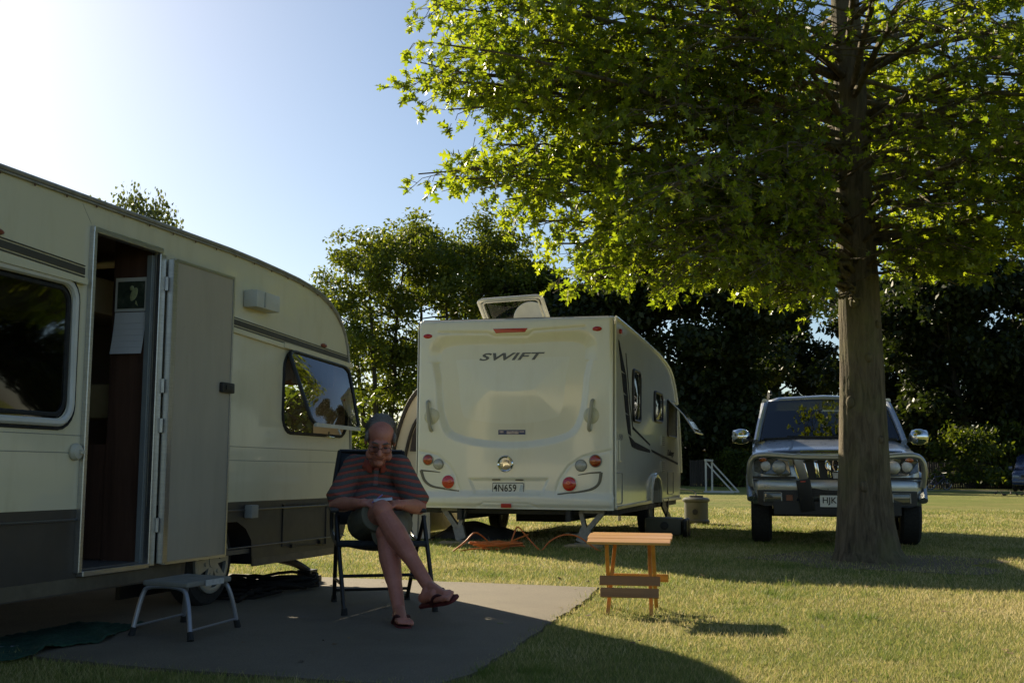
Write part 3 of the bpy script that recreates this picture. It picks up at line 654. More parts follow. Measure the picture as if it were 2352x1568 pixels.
WID, BOT, TOP = 2.45, .44, 2.72
prof = [(0.06, BOT), (0.03, .9), (.03, 2.66), (.10, 2.725), (1.0, 2.705), (1.96, 2.68), (3.64, 2.625), (4.4, 2.56), (4.8, 2.5), (5.1, 2.41), (5.35, 2.28), (5.6, 2.07), (5.78, 1.82), (5.92, 1.5), (6.02, 1.2), (6.08, .88), (6.0, .5), (5.9, BOT),
        (3.62, BOT), (3.60, .62), (3.48, .74), (3.2, .80), (2.9, .74), (2.78, .62), (2.76, BOT)]
mb = MB(); n = len(prof)
for xx in (0., -WID): mb.holes(prof, [], lambda p, xx=xx: (xx, p[0], p[1]))
A = [mb.bm.verts.new((0, y, z)) for y, z in prof]; B = [mb.bm.verts.new((-WID, y, z)) for y, z in prof]
for i in range(n): mb._f([A[i], A[(i + 1) % n], B[(i + 1) % n], B[i]])
bmesh.ops.remove_doubles(mb.bm, verts=mb.bm.verts, dist=.0005)
mb.build('body', M_side, SW, angle=28, bevel=.012)

def poly_sd(poly, X, Z):
    p = np.array(poly); d = np.full(X.shape, 1e9); n = len(p)
    for i in range(n):
        a, b = p[i], p[(i + 1) % n]; e = b - a; t = np.clip(((X - a[0]) * e[0] + (Z - a[1]) * e[1]) / (e @ e), 0, 1)
        d = np.minimum(d, np.hypot(X - a[0] - e[0] * t, Z - a[1] - e[1] * t))
    ins = inside(poly, X.ravel(), Z.ravel()).reshape(X.shape); return np.where(ins, -d, d)
def line_d(pts, X, Z):
    p = np.array(pts); d = np.full(X.shape, 1e9)
    for a, b in zip(p, p[1:]):
        e = b - a; t = np.clip(((X - a[0]) * e[0] + (Z - a[1]) * e[1]) / (e @ e), 0, 1); d = np.minimum(d, np.hypot(X - a[0] - e[0] * t, Z - a[1] - e[1] * t))
    return d
sm = lambda a, b, x: (lambda t: t * t * (3 - 2 * t))(np.clip((x - a) / (b - a), 0, 1))
xs = np.linspace(-WID - .005, .005, 236); zs = np.linspace(BOT - .01, TOP + .008, 222); X, Z = np.meshgrid(xs, zs, indexing='ij')
Yd = np.full(X.shape, -.03)                                     # outward is negative
rec = [tuple(p[:2]) for p in smooth_path([(-2.17, 2.44, 0), (-1.25, 2.49, 0), (-.34, 2.46, 0), (-.335, 1.95, 0), (-.40, 1.52, 0), (-.60, 1.29, 0), (-1.25, 1.19, 0), (-1.93, 1.28, 0), (-2.13, 1.50, 0), (-2.19, 1.95, 0)], 8, True)]
sd_ = poly_sd(rec, X, Z); wv = np.where(Z > 2.2, .10, .055)
Yd += .062 * (1 - sm(-1, 1, sd_ / wv)) - .02 * (1 - sm(-.9, -.1, sd_))
Yd -= .055 * (1 - sm(.57, .67, Z + .03 * np.abs(X + 1.22)))            # bumper roll
Yd += .03 * (1 - sm(.44, .50, Z))
pl = [(-1.775, .783), (-.789, .79), (-.866, .598), (-1.692, .593)]
Yd += .028 * (1 - sm(-.02, .012, poly_sd(pl, X, Z)))
for cl in ([(-2.425, 1.116), (-2.186, 1.067), (-2.032, .946), (-1.949, .815), (-1.888, .618)], [(-.03, 1.128), (-.37, 1.052), (-.535, .944), (-.645, .783), (-.699, .611)]):
    Yd += .010 * np.exp(-(line_d(cl, X, Z) / .012) ** 2)
Yd += .012 * np.exp(-(line_d([(-2.18, 2.57), (-1.56, 2.555), (-1.47, 2.515), (-1.06, 2.515), (-.98, 2.57), (-.35, 2.60)], X, Z) / .016) ** 2)
Yd += .012 * np.exp(-(line_d([(-1.645, .458), (-1.576, .50), (-1.0, .492), (-.92, .453)], X, Z) / .012) ** 2)
for ex in (X + WID + .005, .005 - X, TOP + .008 - Z):
    r_ = .055; q = np.clip(r_ - ex, 0, r_); Yd += r_ - np.sqrt(np.maximum(0, r_ * r_ - q * q))
mb = MB(); mb.grid(lambda i, j: (X[i, j], Yd[i, j], Z[i, j]), range(len(xs)), range(len(zs)))
mb.build('rear_panel', M_gel, SW, angle=180)
def yat(x, z): return float(Yd[int(np.argmin(abs(xs - x))), int(np.argmin(abs(zs - z)))])
RZ = Matrix.Rotation(rad(90), 4, 'X')                              # text plane x-z facing -y
def badge(name, txt, x, z, w, h, mat, parent=SW, sh=0., bold=0., ex=.006, sp=1.):
    return lettering(name, txt, mat, parent, Matrix.Translation((x, yat(x, z) - .004, z)) @ RZ, w, h, ex, sh, bold, sp)
M_let = pm('dark chrome lettering', (.09, .09, .085), .3, .4)
badge('maker_lettering', 'SWIFT', -1.262, 2.266, .83, .092, M_let, sh=.35, bold=.022, sp=1.05)
# lights
def disc(name, x, z, r, mat, parent=SW, rim=M_grey, d=.022, rimw=1.16):
    y = yat(x, z)
    q = MB(); q.lathe([(r * rimw, 0), (r * rimw, d * .8), (r * 1.02, d)], (x, y + .004, z), 'Y', 28)
    o = q.build(name, rim, parent)
    q = MB(); q.lathe([(r * 1.03, .0), (r * 1.02, d * .9), (r * .8, d * 1.35), (0, d * 1.5)], (x, y + .004, z), 'Y', 28); q.build('lens', mat, o)
    return o
M_redtail = pm('red tail lens', (.50, .02, .018), .14, coat=1, var=.3, vs=60)
M_mix = pm('red and amber lens', (.34, .045, .015), .12, coat=1, var=.5, vs=22)
for x, z, r, mt in [(-2.30, 1.008, .058, M_mix), (-2.165, .955, .056, M_clearlens), (-2.034, .742, .078, M_redtail), (-.212, 1.005, .066, M_mix), (-.386, .95, .062, M_clearlens), (-.525, .733, .082, M_redtail)]:
    disc('tail_light', x, z, r, mt, rim=M_grey if mt is not M_redtail else M_gel, rimw=1.16 if mt is not M_redtail else 1.1)
for x, z in ((-2.33, 2.531), (-.193, 2.572)):
    q = MB(); q.ell((x, yat(x, z) - .004, z), (.058, .014, .028)); q.build('marker_light', M_redlens, SW)
q = MB(); zz = lambda x, z: (x, yat(x, z) - .016, z)
q.prism([zz(-1.487, 2.601), zz(-1.05, 2.601), zz(-1.085, 2.556), zz(-1.452, 2.55)], (0, .03, 0)); q.build('brake_light', M_redlens, SW, smooth=False, bevel=.006)
q = MB(); q.box((-1.288, yat(-1.288, .47) - .012, .468), (.125, .03, .048)); q.build('reflector', M_redlens, SW, smooth=False, bevel=.004)
# dark strips standing for the grooves round the lamps, their shade painted in
for tr_ in ([(-2.395, .879), (-2.25, .868), (-2.14, .855)], [(-2.39, .88), (-2.345, .76), (-2.25, .69), (-2.1, .662), (-1.9, .632)]), ([(-.146, .872), (-.28, .862), (-.424, .838)], [(-.146, .872), (-.172, .745), (-.26, .675), (-.43, .638), (-.666, .608)]):
    q = MB()
    for k, tt in enumerate(tr_):
        pp = smooth_path([(x, 0, z) for x, z in tt], 5); m_ = len(pp)
        q.tube([(p.x, yat(p.x, p.z) + .006, p.z) for p in pp], [(.014 if k == 0 else .023) * (1 - .55 * i / m_ if k else 1 - .5 * i / m_) for i in range(m_)], 8)
    q.build('groove_shade', pm('groove shade khaki', (.15, .14, .105), .5), SW)
# grab handles on their pods
for x0, x1 in ((-2.307, -2.264), (-.244, -.283)):
    xm = (x0 + x1) / 2; y = yat(xm, 1.54)
    q = MB(); q.ell((xm + (.02 if xm < -1 else -.0), y + .01, 1.54), (.10, .035, .105)); po = q.build('handle_pod', pm('pod plastic', (.60, .58, .45), .3), SW)
    q = MB(); q.tube(smooth_path([(x0, y - .005, 1.722), (x0 + (x1 - x0) * .1, y - .055, 1.69), (xm, y - .062, 1.545), (x1, y - .055, 1.40), (x1, y - .005, 1.366)], 6), .022, 10); q.build('grab_handle', pm('handle grey', (.36, .35, .30), .4), po)
# sticker, round badge, number plate
q = MB(); y = yat(-1.25, 1.346); q.box((-1.256, y - .002, 1.346), (.34, .004, .056)); st = q.build('sticker', pm('blue sticker', (.025, .04, .14), .4, var=.3, vs=30), SW, smooth=False)
q = MB(); q.box((-1.245, y - .0055, 1.342), (.15, .003, .036)); q.box((-1.385, y - .0055, 1.35), (.05, .003, .022)); q.box((-1.13, y - .0055, 1.352), (.06, .003, .014)); q.build('sticker_print', pm('pale print', (.45, .36, .36), .5, var=.5, vs=60), st, smooth=False)
y = yat(-1.319, .966)
q = MB(); q.lathe([(.10, 0), (.10, .02), (.088, .034), (.074, .022), (.074, .01)], (-1.319, y + .008, .966), 'Y', 40); bd = q.build('round_badge', M_chrome, SW)
q = MB(); q.lathe([(.074, 0), (.073, .012), (0, .02)], (-1.319, y + .004, .966), 'Y', 32); q.build('badge_face', pm('badge face', (.38, .37, .33), .15, .7), bd)
q = MB(); q.prism([(-1.385, y - .02, .975), (-1.33, y - .02, .985), (-1.30, y - .02, 1.015), (-1.285, y - .02, .98), (-1.255, y - .02, .95), (-1.31, y - .02, .955), (-1.34, y - .02, .93), (-1.335, y - .02, .962)], (0, .012, 0)); q.build('badge_bird', M_chrome, bd, smooth=False)
y = yat(-1.285, .676)
q = MB(); q.box((-1.285, y - .006, .676), (.396, .010, .132)); npl = q.build('number_plate', M_numplate, SW, smooth=False, bevel=.002)
q = MB(); q.tube([(x, y - .012, z) for x, z in rrect(-1.478, .616, -1.092, .736, .012, 3)], .0035, 6, True); q.build('plate_border', M_ink, npl)
lettering('plate_number', '4N659', M_ink, npl, Matrix.Translation((-1.325, y - .013, .677)) @ RZ, .285, .088, .003, 0, .012, 1.06)
q = MB(); q.box((-1.118, y - .0115, .67), (.045, .002, .085), (0, .3, 0)); q.build('plate_tag', pm('plate tag', (.45, .52, .58), .4, var=.35, vs=70), npl, smooth=False)
for xa, xb in ((-1.482, -1.385), (-1.192, -1.097)):
    q = MB(); q.box(((xa + xb) / 2, y - .012, .774), (xb - xa, .02, .012)); q.build('plate_lamp', M_black, SW, smooth=False)
# open roof hatch and satellite dish
M_dome = glassy('clear acrylic dome', (.9, .92, .92), .95, .02, 1.3)
_t = M_dome.node_tree; _mx = N(_t, 'ShaderNodeMixShader'); _mx.inputs[0].default_value = .0; _df = N(_t, 'ShaderNodeBsdfTranslucent'); _df.inputs[0].default_value = (.7, .7, .66, 1)
_o = _t.nodes['Material Output']; _src = _o.inputs[0].links[0].from_socket; _t.links.new(_src, _mx.inputs[1]); _t.links.new(_df.outputs[0], _mx.inputs[2]); _t.links.new(_mx.outputs[0], _o.inputs[0])
q = MB()
HC = [(-1.84, .48, 3.035), (-1.0, .42, 3.06), (-.92, .62, 2.715), (-1.75, .66, 2.70)]
def quadpt(c, u, v): a = V(c[0]).lerp(V(c[1]), u); b = V(c[3]).lerp(V(c[2]), u); return a.lerp(b, v)
q.tube([quadpt(HC, u, v) for u, v in rrect(0, 0, 1, 1, .09, 4)], .026, 8, True); hf = q.build('roof_hatch', pm('hatch rim', (.62, .61, .55), .35), SW)
q = MB(); q.tube([quadpt(HC, u, v) + V((0, -.05, -.01)) for u, v in rrect(.07, .08, .95, 1, .08, 4)], .012, 8, True); q.tube([quadpt(HC, .02, .5) + V((0, 0, 0)), quadpt(HC, .07, .5) + V((0, -.05, 0))], .008, 6); q.build('hatch_inner_rim', pm('hatch inner rim', (.5, .49, .42), .35), hf)
q = MB(); q.grid(lambda u, v: quadpt(HC, u, v) + V((0, -.07 * math.sin(math.pi * u) * math.sin(math.pi * v) ** .6, 0)), np.linspace(0.02, .98, 14), np.linspace(.02, .98, 10))
q.build('hatch_dome', M_dome, hf)
q = MB(); q.lathe([(0, -.025), (.12, -.02), (.2, .0), (.225, .03), (.215, .035), (.12, .005), (0, -.004)], (-1.36, 1.30, 2.905), (.1, -1, .25), 36); dsh = q.build('satellite_dish', pm('dish white', (.62, .61, .54), .4), SW)
q = MB(); q.tube([(-1.36, 1.33, 2.89), (-1.36, 1.40, 2.69)], .025, 8); q.box((-1.36, 1.38, 2.70), (.3, .25, .05)); q.build('dish_mount', M_grey, dsh)
# right-hand side: windows, stripes, vents, wheel
xq = .004
def pan(nm, pts, mat, parent=SW, t=.006): 
    q = MB(); q.prism([(xq, y, z) for y, z in pts], (t, 0, 0)); return q.build(nm, mat, parent, smooth=False)
for k, (y0, z0, y1, z1) in enumerate([(1.30, 1.54, 1.88, 2.20), (3.14, 1.62, 3.93, 2.04)]):
    f = MB(); f.tube([(xq + .008, y, z) for y, z in rrect(y0, z0, y1, z1, .1, 5)], .02, 8, True); fo = f.build('window', M_black, SW)
    f = MB(); f.grid(lambda i, j: (xq + .006 + .03 * math.sin(math.pi * i) * math.sin(math.pi * j), y0 + (y1 - y0) * i, z0 + (z1 - z0) * j), np.linspace(0, 1, 9), np.linspace(0, 1, 9)); f.build('pane', M_dark, fo)
f = MB(); f.tube([(xq + .004, y, z) for y, z in rrect(4.51, 1.44, 5.5, 2.0, .08, 5)], .016, 8, True); fo = f.build('open_window', M_black, SW)
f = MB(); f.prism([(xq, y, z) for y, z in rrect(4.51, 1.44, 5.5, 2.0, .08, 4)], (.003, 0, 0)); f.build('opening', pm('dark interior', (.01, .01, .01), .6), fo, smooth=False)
f = MB(); f.grid(lambda i, j: (.02 + .40 * j + .04 * math.sin(math.pi * j), 4.5 + 1.0 * i, 2.0 - .50 * j), np.linspace(0, 1, 8), np.linspace(0, 1, 8)); sp = f.build('sash', M_dark, fo, solid=.012)
f = MB(); f.tube([(.43, 4.5, 1.5), (.43, 5.5, 1.5)], .014, 8); f.tube([(.03, 4.5, 2.0), (.25, 4.5, 1.77), (.43, 4.5, 1.5)], .012, 8); f.build('sash_rail', M_alu, sp)
segs = [(2.47, 2.12), (2.09, 1.86), (1.83, 1.62), (1.59, 1.36)]
lo = lambda z: np.interp(z, [1.3, 1.6, 2.47], [1.02, .80, .29]); hi = lambda z: np.interp(z, [1.3, 1.72, 2.1, 2.39], [1.22, 1.0, .83, .62])
dc = MB()
for a_, b__ in segs: dc.prism([(xq, lo(a_), a_), (xq, hi(a_) - (.28 if a_ > 2.3 else 0), a_), (xq, hi(b__), b__ - .03), (xq, lo(b__), b__)], (.003, 0, 0))
dc.prism([(xq, 1.03, 1.33), (xq, 1.22, 1.31), (xq, 1.45, 1.27), (xq, 2.72, 1.19), (xq, 2.75, 1.15), (xq, 1.7, 1.17), (xq, 1.25, 1.2)], (.003, 0, 0))
dc.prism([(xq, 2.85, 1.20), (xq, 5.7, 1.04), (xq, 5.7, 1.005), (xq, 2.95, 1.165)], (.003, 0, 0))
dc.prism([(xq, .80, 2.36), (xq, .83, 2.36), (xq, 1.12, 1.73), (xq, 1.34, 1.46), (xq, 2.75, 1.27), (xq, 2.74, 1.25), (xq, 1.32, 1.43), (xq, 1.09, 1.73)], (.003, 0, 0))
dc.build('side_stripe', M_decal, SW, smooth=False)
RS = Matrix.Rotation(rad(90), 4, 'Z') @ RZ
lettering('side_lettering', 'Challenger', M_decal, SW, Matrix.Translation((xq + .004, 4.86, 1.17)) @ RS, .72, .12, .002, .3, .008)
lettering('model_number', '540', pm('grey lettering', (.2, .2, .19), .4), SW, Matrix.Translation((xq + .004, .45, 1.30)) @ RS, .26, .075, .002, .25, .008)
for y0, z0, y1, z1 in [(3.80, 1.27, 4.22, 1.43), (3.77, .88, 4.21, 1.05)]:
    f = MB(); f.prism([(xq, y, z) for y, z in rrect(y0, z0, y1, z1, .02, 2)], (.008, 0, 0)); vo = f.build('fridge_vent', M_side, SW, smooth=False)
    f = MB()
    for i in range(5): f.box((xq + .01, (y0 + y1) / 2 + .04, z0 + (z1 - z0) * (i + .7) / 5.6), (.006, .22, .014))
    f.build('vent_slots', M_black, vo, smooth=False)
for y0, z0, y1, z1 in [(.12, .50, .54, .87), (4.5, .545, 5.14, .89)]:
    f = MB(); f.tube([(xq, y, z) for y, z in rrect(y0, z0, y1, z1, .03, 3)], .006, 6, True); f.build('locker_door', M_grey, SW)
f = MB(); f.box((.012, .38, 1.13), (.02, .16, .26), bevel=.006); f.build('side_plate', M_side, SW, smooth=False)
f = MB(); f.box((.015, .41, 2.585), (.03, .07, .06), bevel=.008); f.build('side_marker', M_redlens, SW)
for xx in (.012, -WID - .012):
    f = MB(); f.tube([(xx, .03, .46), (xx, .02, .9), (xx, .02, 2.6), (xx, .09, 2.71)], .016, 8); f.tube([(xx, y, z) for y, z in prof[3:16]], .018, 8); f.build('corner_trim', M_gel, SW)
f = MB(); f.bar((.02, .05, .455), (.02, 2.75, .475), .03, .035); f.bar((.02, 3.62, .475), (.02, 5.9, .46), .03, .035); f.build('sill_rail', M_alu, SW, smooth=False)
f = MB(); f.tube([(.02, y, z) for y, z in [(2.74, .45), (2.76, .64), (2.9, .78), (3.2, .845), (3.48, .78), (3.62, .64), (3.64, .45)]], .03, 8); f.build('wheel_arch', M_side, SW)
for xx in (-.13, -WID + .13):
    w = MB(); w.lathe([(.20, -.085), (.29, -.08), (.315, -.05), (.315, .05), (.29, .08), (.20, .085)], (xx, 3.19, .315), 'X', 32); wo_ = w.build('wheel', M_rubber, SW)
    w = MB(); w.lathe([(0, .05), (.05, .05), (.08, .03), (.17, .03), (.20, .07), (.21, .07), (.2, -.02), (0, -.02)], (xx, 3.19, .315), 'X', 24); w.build('rim', M_steel, wo_)
w = MB(); w.box((-WID / 2, 3.0, .40), (WID - .1, 5.7, .07)); w.box((-WID / 2, 3.19, .30), (WID - .3, .09, .09)); w.box((-.55, 2.6, .36), (.06, 5.2, .14)); w.box((-1.9, 2.6, .36), (.06, 5.2, .14)); w.box((-1.3, 2.0, .28), (.7, .6, .14)); w.build('chassis', pm('chassis', (.03, .03, .03), .7), SW, smooth=False)
q = MB(); q.tube([(x, -.005, z) for x, z in [(-WID + .03, .46), (-WID - .004, .60), (-WID - .004, 2.66), (-WID + .06, 2.728), (-.06, 2.728), (.004, 2.66), (.004, .60), (-.03, .46)]], .006, 6); q.build('seal_line', pm('seal grey', (.20, .195, .17), .6), SW)
# corner steadies (V legs)
M_leg = pm('zinc leg', (.22, .21, .18), .5, .6, var=.3, vs=20)
for xc, sgn in ((-1.93, 1), (-.36, -1)):
    f = MB(); f.box((xc - .08 * sgn, .14, .415), (.30, .12, .05))
    f.bar((xc - .20 * sgn - .0, .14, .40), (xc - .02 * sgn, .10, .18), .06, .075, (0, 1, 0)); f.bar((xc + .06 * sgn, .14, .40), (xc + .0 * sgn, .10, .18), .05, .075, (0, 1, 0))
    f.bar((xc - .01 * sgn, .10, .20), (xc + .045 * sgn, .06, .045), .13, .06, (0, 1, 0)); f.box((xc + .05 * sgn, .055, .036), (.13, .09, .02)); f.build('corner_steady', M_leg, SW, smooth=False)
# front: A-frame and tap arm
f = MB(); f.bar((-.9, 5.9, .42), (-1.2, 7.2, .42), .06, .09); f.bar((-1.55, 5.9, .42), (-1.25, 7.2, .42), .06, .09); f.box((-1.22, 7.25, .46), (.14, .4, .16)); f.tube([(-1.22, 7.1, .02), (-1.22, 7.1, .7)], .03, 8); f.build('drawbar', M_leg, SW, smooth=False)
f = MB(); f.bar((.02, 3.75, .44), (.06, 4.35, .14), .03, .12); f.bar((.02, 4.4, .44), (.06, 3.9, .14), .03, .12); f.build('step_bracket', M_black, SW, smooth=False)

# ---- things lying round it
def rel(x, y, z=0): return rootmat(SW) @ V((x, y, z))
M_board = woodmat('pale board', (.30, .22, .13), (.50, .38, .24), .7, 0)
p = rel(-1.90, .02); t = thing('levelling_board', 'pale board under the left steady of the white caravan', 'board', p, rad(-10), 'boards under the steadies'); f = MB(); f.box((0, 0, .014), (.46, .24, .022)); f.build('board', M_board, t, smooth=False, bevel=.003)
p = rel(-.33, -.02); t = thing('levelling_board', 'thick timber block under the right steady of the white caravan', 'board', p, rad(-15), 'boards under the steadies'); f = MB(); f.box((-.03, 0, .012), (.42, .24, .022)); f.box((-.03, -.03, .023 + .001), (.33, .16, .02)); f.build('board', M_board, t, smooth=False, bevel=.003)
# orange power lead: loops standing off the grass and a wound bundle
t = thing('power_lead', 'orange extension lead looped and bundled on the grass behind the white caravan', 'cable', (-.3, 13.3, 0))
M_or = pm('orange cable', (.58, .14, .02), .45, vs=20)
f = MB(); P3 = []
for x, y, z in [(-.62, 12.9, .01), (-.50, 13.15, .10), (-.40, 13.3, .19), (-.30, 13.45, .13), (-.18, 13.5, .01), (-.08, 13.45, .01), (-.02, 13.4, .02), (.06, 13.5, .22), (.10, 13.5, .24), (.18, 13.45, .15), (.32, 13.3, .01), (.36, 13.3, .01), (.44, 13.3, .10), (.58, 13.3, .17), (.75, 13.25, .16), (.95, 13.15, .03), (1.0, 13.15, .01)]: P3.append((x, y, z))
f.tube(smooth_path(P3, 6), .0085, 8); f.tube(smooth_path([(-.55, 12.95, .01), (-.36, 13.1, .03), (-.10, 13.2, .02), (.02, 13.3, .10), (.2, 13.4, .17)], 6), .0085, 8); f.build('loose_lead', M_or, t, world=True)
f = MB(); co = []
for i in range(170):
    a = i * .37; r1 = .20 + .05 * math.sin(i * .7); co.append((-.16 + r1 * 1.25 * math.cos(a) + .01 * random.random(), 13.32 + r1 * .5 * math.sin(a), .03 + .045 * abs(math.sin(i * .21)) + .02 * random.random()))
f.tube(co, .008, 6); f.build('wound_bundle', M_or, t, world=True)
# water barrel and waste tank
t = thing('water_barrel', 'grey rolling water barrel standing on the lawn right of the white caravan', 'water barrel', (3.22, 20.6, 0))
M_bar = pm('grey barrel plastic', (.078, .078, .058), .5, vs=5); f = MB()
f.lathe([(0, 0), (.20, 0), (.225, .02), (.232, .03), (.232, .06), (.215, .07), (.205, .08), (.205, .37), (.215, .38), (.235, .395), (.235, .425), (.21, .44), (.18, .455), (0, .46)], n=40); f.build('barrel', M_bar, t)
f = MB(); f.lathe([(0, .455), (.12, .455), (.12, .485), (0, .49)], n=28); f.build('cap', M_black, t)
f = MB(); f.lathe([(0, 0), (.05, 0), (.045, .01), (0, .012)], (-.05, -.205, .21), 'Y', 20); f.build('side_bung', M_black, t)
f = MB(); f.tube(smooth_path([(0, 0, .48), (-.05, -.02, .56), (-.35, -.3, .60), (-.7, -.7, .57), (-.92, -1.1, .55)], 6), .012, 8); f.build('water_pipe', M_grey, t)
t = thing('waste_tank', 'flat grey waste water tank beside the wheel of the white caravan', 'waste tank', (2.12, 16.35, 0), rad(-14)); f = MB(); f.box((0, 0, .15), (.50, .42, .23), bevel=.035); f.build('tank', M_bar, t)
f = MB(); f.lathe([(0, 0), (.055, 0), (.05, .012), (0, .015)], (.02, -.212, .16), 'Y', 20); f.build('cap', M_black, t)
for yy in (-.16, .16):
    f = MB(); f.lathe([(0, -.03), (.12, -.03), (.135, -.01), (.135, .01), (.12, .03), (0, .03)], (.30, yy, .125), 'X', 20); f.build('wheel', M_black, t)
t = thing('sunlit_patch_sheet', 'thin white sheet added for the sunlit patches under the white caravan', 'panel', rel(-.72, 2.6, 0), rad(10)); f = MB(); f.box((0, 0, .02), (.8, .5, .02)); f.build('panel', pm('white sheet', (.6, .57, .5), .5), t, smooth=False);  # white sheet added in place of sunlit patches on the ground
# awning annex on the far (left) side
t = thing('awning', 'pale tent awning with dark mesh door at the left side of the white caravan', 'awning', (0, 0, 0))
M_can = pm('pale awning cloth', (.52, .47, .40), .85, vs=2, bs=.3, bscale=25); M_mesh = pm('dark awning mesh', (.05, .04, .042), .9, vs=4); M_gcan = pm('grey awning cloth', (.13, .125, .12), .85)
def aw(x, y, z): return rel(-WID - x, y, z)
outl = [(0.02, 2.02), (.16, 1.94), (.30, 1.78), (.42, 1.52), (.52, 1.15), (.58, .7), (.62, .02)]
def arcx(z): return np.interp(z, [q[1] for q in outl[::-1]], [q[0] for q in outl[::-1]])
f = MB(); f.prism([aw(x, .55, z) for x, z in [(0.02, .02)] + outl], rel(0, .03, 0) - rel(0, 0, 0)); f.build('end_panel', M_can, t, smooth=False)
f = MB(); f.prism([aw(x, .53, z) for x, z in [(.02, 1.12), (.02, 1.62), (.10, 1.6), (.20, 1.50), (.27, 1.32), (.30, 1.12)]], rel(0, .015, 0) - rel(0, 0, 0)); f.build('mesh_door', M_mesh, t, smooth=False)
f = MB(); f.tube(smooth_path([aw(x, .53, z) for x, z in outl], 5), .028, 8); f.tube(smooth_path([aw(x, .525, z) for x, z in [(.02, 1.66), (.14, 1.6), (.25, 1.45), (.33, 1.2), (.37, .9), (.4, .03)]], 5), .022, 8); f.build('pole_sleeve', pm('dark sleeve', (.03, .025, .025), .8), t)
f = MB(); f.loft([[aw(x, yy, z) for x, z in outl] for yy in (.58, 1.6, 2.6, 3.6)], close=False); f.build('roof_cloth', M_can, t, solid=.006, angle=60)
f = MB(); f.tube([aw(.16, .52, 1.1), aw(.17, .52, .03)], .008, 6); f.build('zip', M_gcan, t)
f = MB(); rs_ = np.random.RandomState(4); ph = rs_.rand(14) * 6.28; fx = rs_.uniform(3, 22, 14); fy = rs_.uniform(2, 14, 14)
def lump(u, v):
    e = (math.sin(math.pi * u) * math.sin(math.pi * v)) ** .5; h = sum(math.sin(fx[k] * u + fy[k] * v * (1 if k % 2 else -1) + ph[k]) / (2 + k * .4) for k in range(14))
    return aw(.15 - 1.05 * u + .03 * h, .75 + 1.2 * v, .01 + e * (.15 + .05 * h))
f.grid(lump, np.linspace(0, 1, 60), np.linspace(0, 1, 50))
tag(f.build('folded_groundsheet', pm('dark bundle', (.05, .048, .045), .85, bs=.3, bscale=30), angle=180), 'dark bundled groundsheet lying under the left of the white caravan', 'groundsheet')
# ================================================================== cream caravan on the left
CR = thing('old_caravan', 'old cream caravan with a dark skirt, its door and front window standing open', 'caravan', (-2.249, 6.2, 0), rad(74))
M_cream = gelcoat('cream aluminium skin', (.68, .625, .44), .38, .6)
M_skirt = pm('brown skirt paint', (.052, .045, .037), .45, var=.25, vs=2.5)
M_walnut = woodmat('red brown veneer', (.060, .032, .022), (.115, .062, .042), .4, 2, 1.2)
M_greyf = pm('door laminate', (.40, .35, .265), .5, var=.08, vs=7, stretch=(1, 1, .2))
M_trim = pm('weathered trim', (.30, .29, .26), .5, .3, var=.3, vs=18)
CP = [(-2.45, .66), (-2.42, 1.2), (-2.32, 1.9), (-2.18, 2.17), (-1.95, 2.28), (-1.5, 2.30), (1.45, 2.30), (1.8, 2.292), (2.2, 2.276), (2.45, 2.262), (2.65, 2.242), (2.83, 2.212), (2.98, 2.17), (3.12, 2.105), (3.22, 2.03), (3.29, 1.95), (3.34, 1.86), (3.37, 1.76), (3.39, 1.6), (3.42, 1.3), (3.45, 1.0), (3.46, .66)]
W1 = rrect(-1.55, 1.12, -.15, 1.81, .09); W2 = rrect(2.25, 1.135, 3.36, 1.715, .13)
HY = 2.12
mb = MB(); mb.holes(CP + [(.604, .66), (.604, 2.125), (0., 2.125), (0., .66)], [W1, W2], lambda p: (p[0], 0, p[1]))
WF = rrect(1.95, 1.12, 3.3, 1.72, .1)
mb.holes(CP, [WF], lambda p: (p[0], HY, p[1]))
mb.loft([[(x, yy, z) for x, z in CP] for yy in (0, .32, HY - .32, HY)], close=False)
hole = [f for f in mb.bm.faces if f.calc_center_median().x > 3.3 and 1.05 < f.calc_center_median().z < 1.72 and .4 < f.calc_center_median().y < HY - .4]
bmesh.ops.delete(mb.bm, geom=hole, context='FACES_ONLY')
bmesh.ops.remove_doubles(mb.bm, verts=mb.bm.verts, dist=.0004)
mb.build('body', M_cream, CR, angle=30)
SK = [(-2.40, .23), (-2.45, .66), (0., .66), (0., .335), (.604, .335), (.604, .66), (3.46, .66), (3.43, .5), (3.36, .36), (3.2, .26), (1.88, .235), (1.86, .40), (1.78, .48), (1.66, .53), (1.26, .53), (1.14, .48), (1.06, .40), (1.04, .225)]
mb = MB(); mb.holes(SK, [], lambda p: (p[0], .003, p[1])); mb.holes([(-2.40, .23), (-2.45, .66), (3.46, .66), (3.43, .5), (3.36, .36), (3.2, .26)], [], lambda p: (p[0], HY - .003, p[1]))
mb.loft([[(x, yy, z) for x, z in [(3.46, .66), (3.43, .5), (3.36, .36), (3.2, .26)]] for yy in (.003, HY - .003)], close=False)
mb.build('skirt', M_skirt, CR, angle=30)
q = MB(); q.box((-.2, .012, .27), (2.4, .02, .07)); q.box((2.55, .012, .25), (1.3, .02, .05)); q.build('skirt_lit_strip', pm('tan lit strip', (.115, .095, .062), .6, var=.3, vs=6), CR, smooth=False)  # tan strip paints in the light along the bottom of the skirt
q = MB()
for a_, b__ in ((-2.43, -.01), (.68, 3.45)): q.tube([(a_, -.004, .603), (b__, -.004, .605)], .007, 6)
q.tube([(.72, -.003, .36), (3.36, -.003, .36)], .005, 6); q.build('skirt_rail', pm('rail', (.13, .125, .115), .4, .5), CR)
q = MB(); q.tube([(x, -.004, z) for x, z in CP[1:]], .013, 8); q.tube([(x, HY + .004, z) for x, z in CP[1:]], .013, 8)
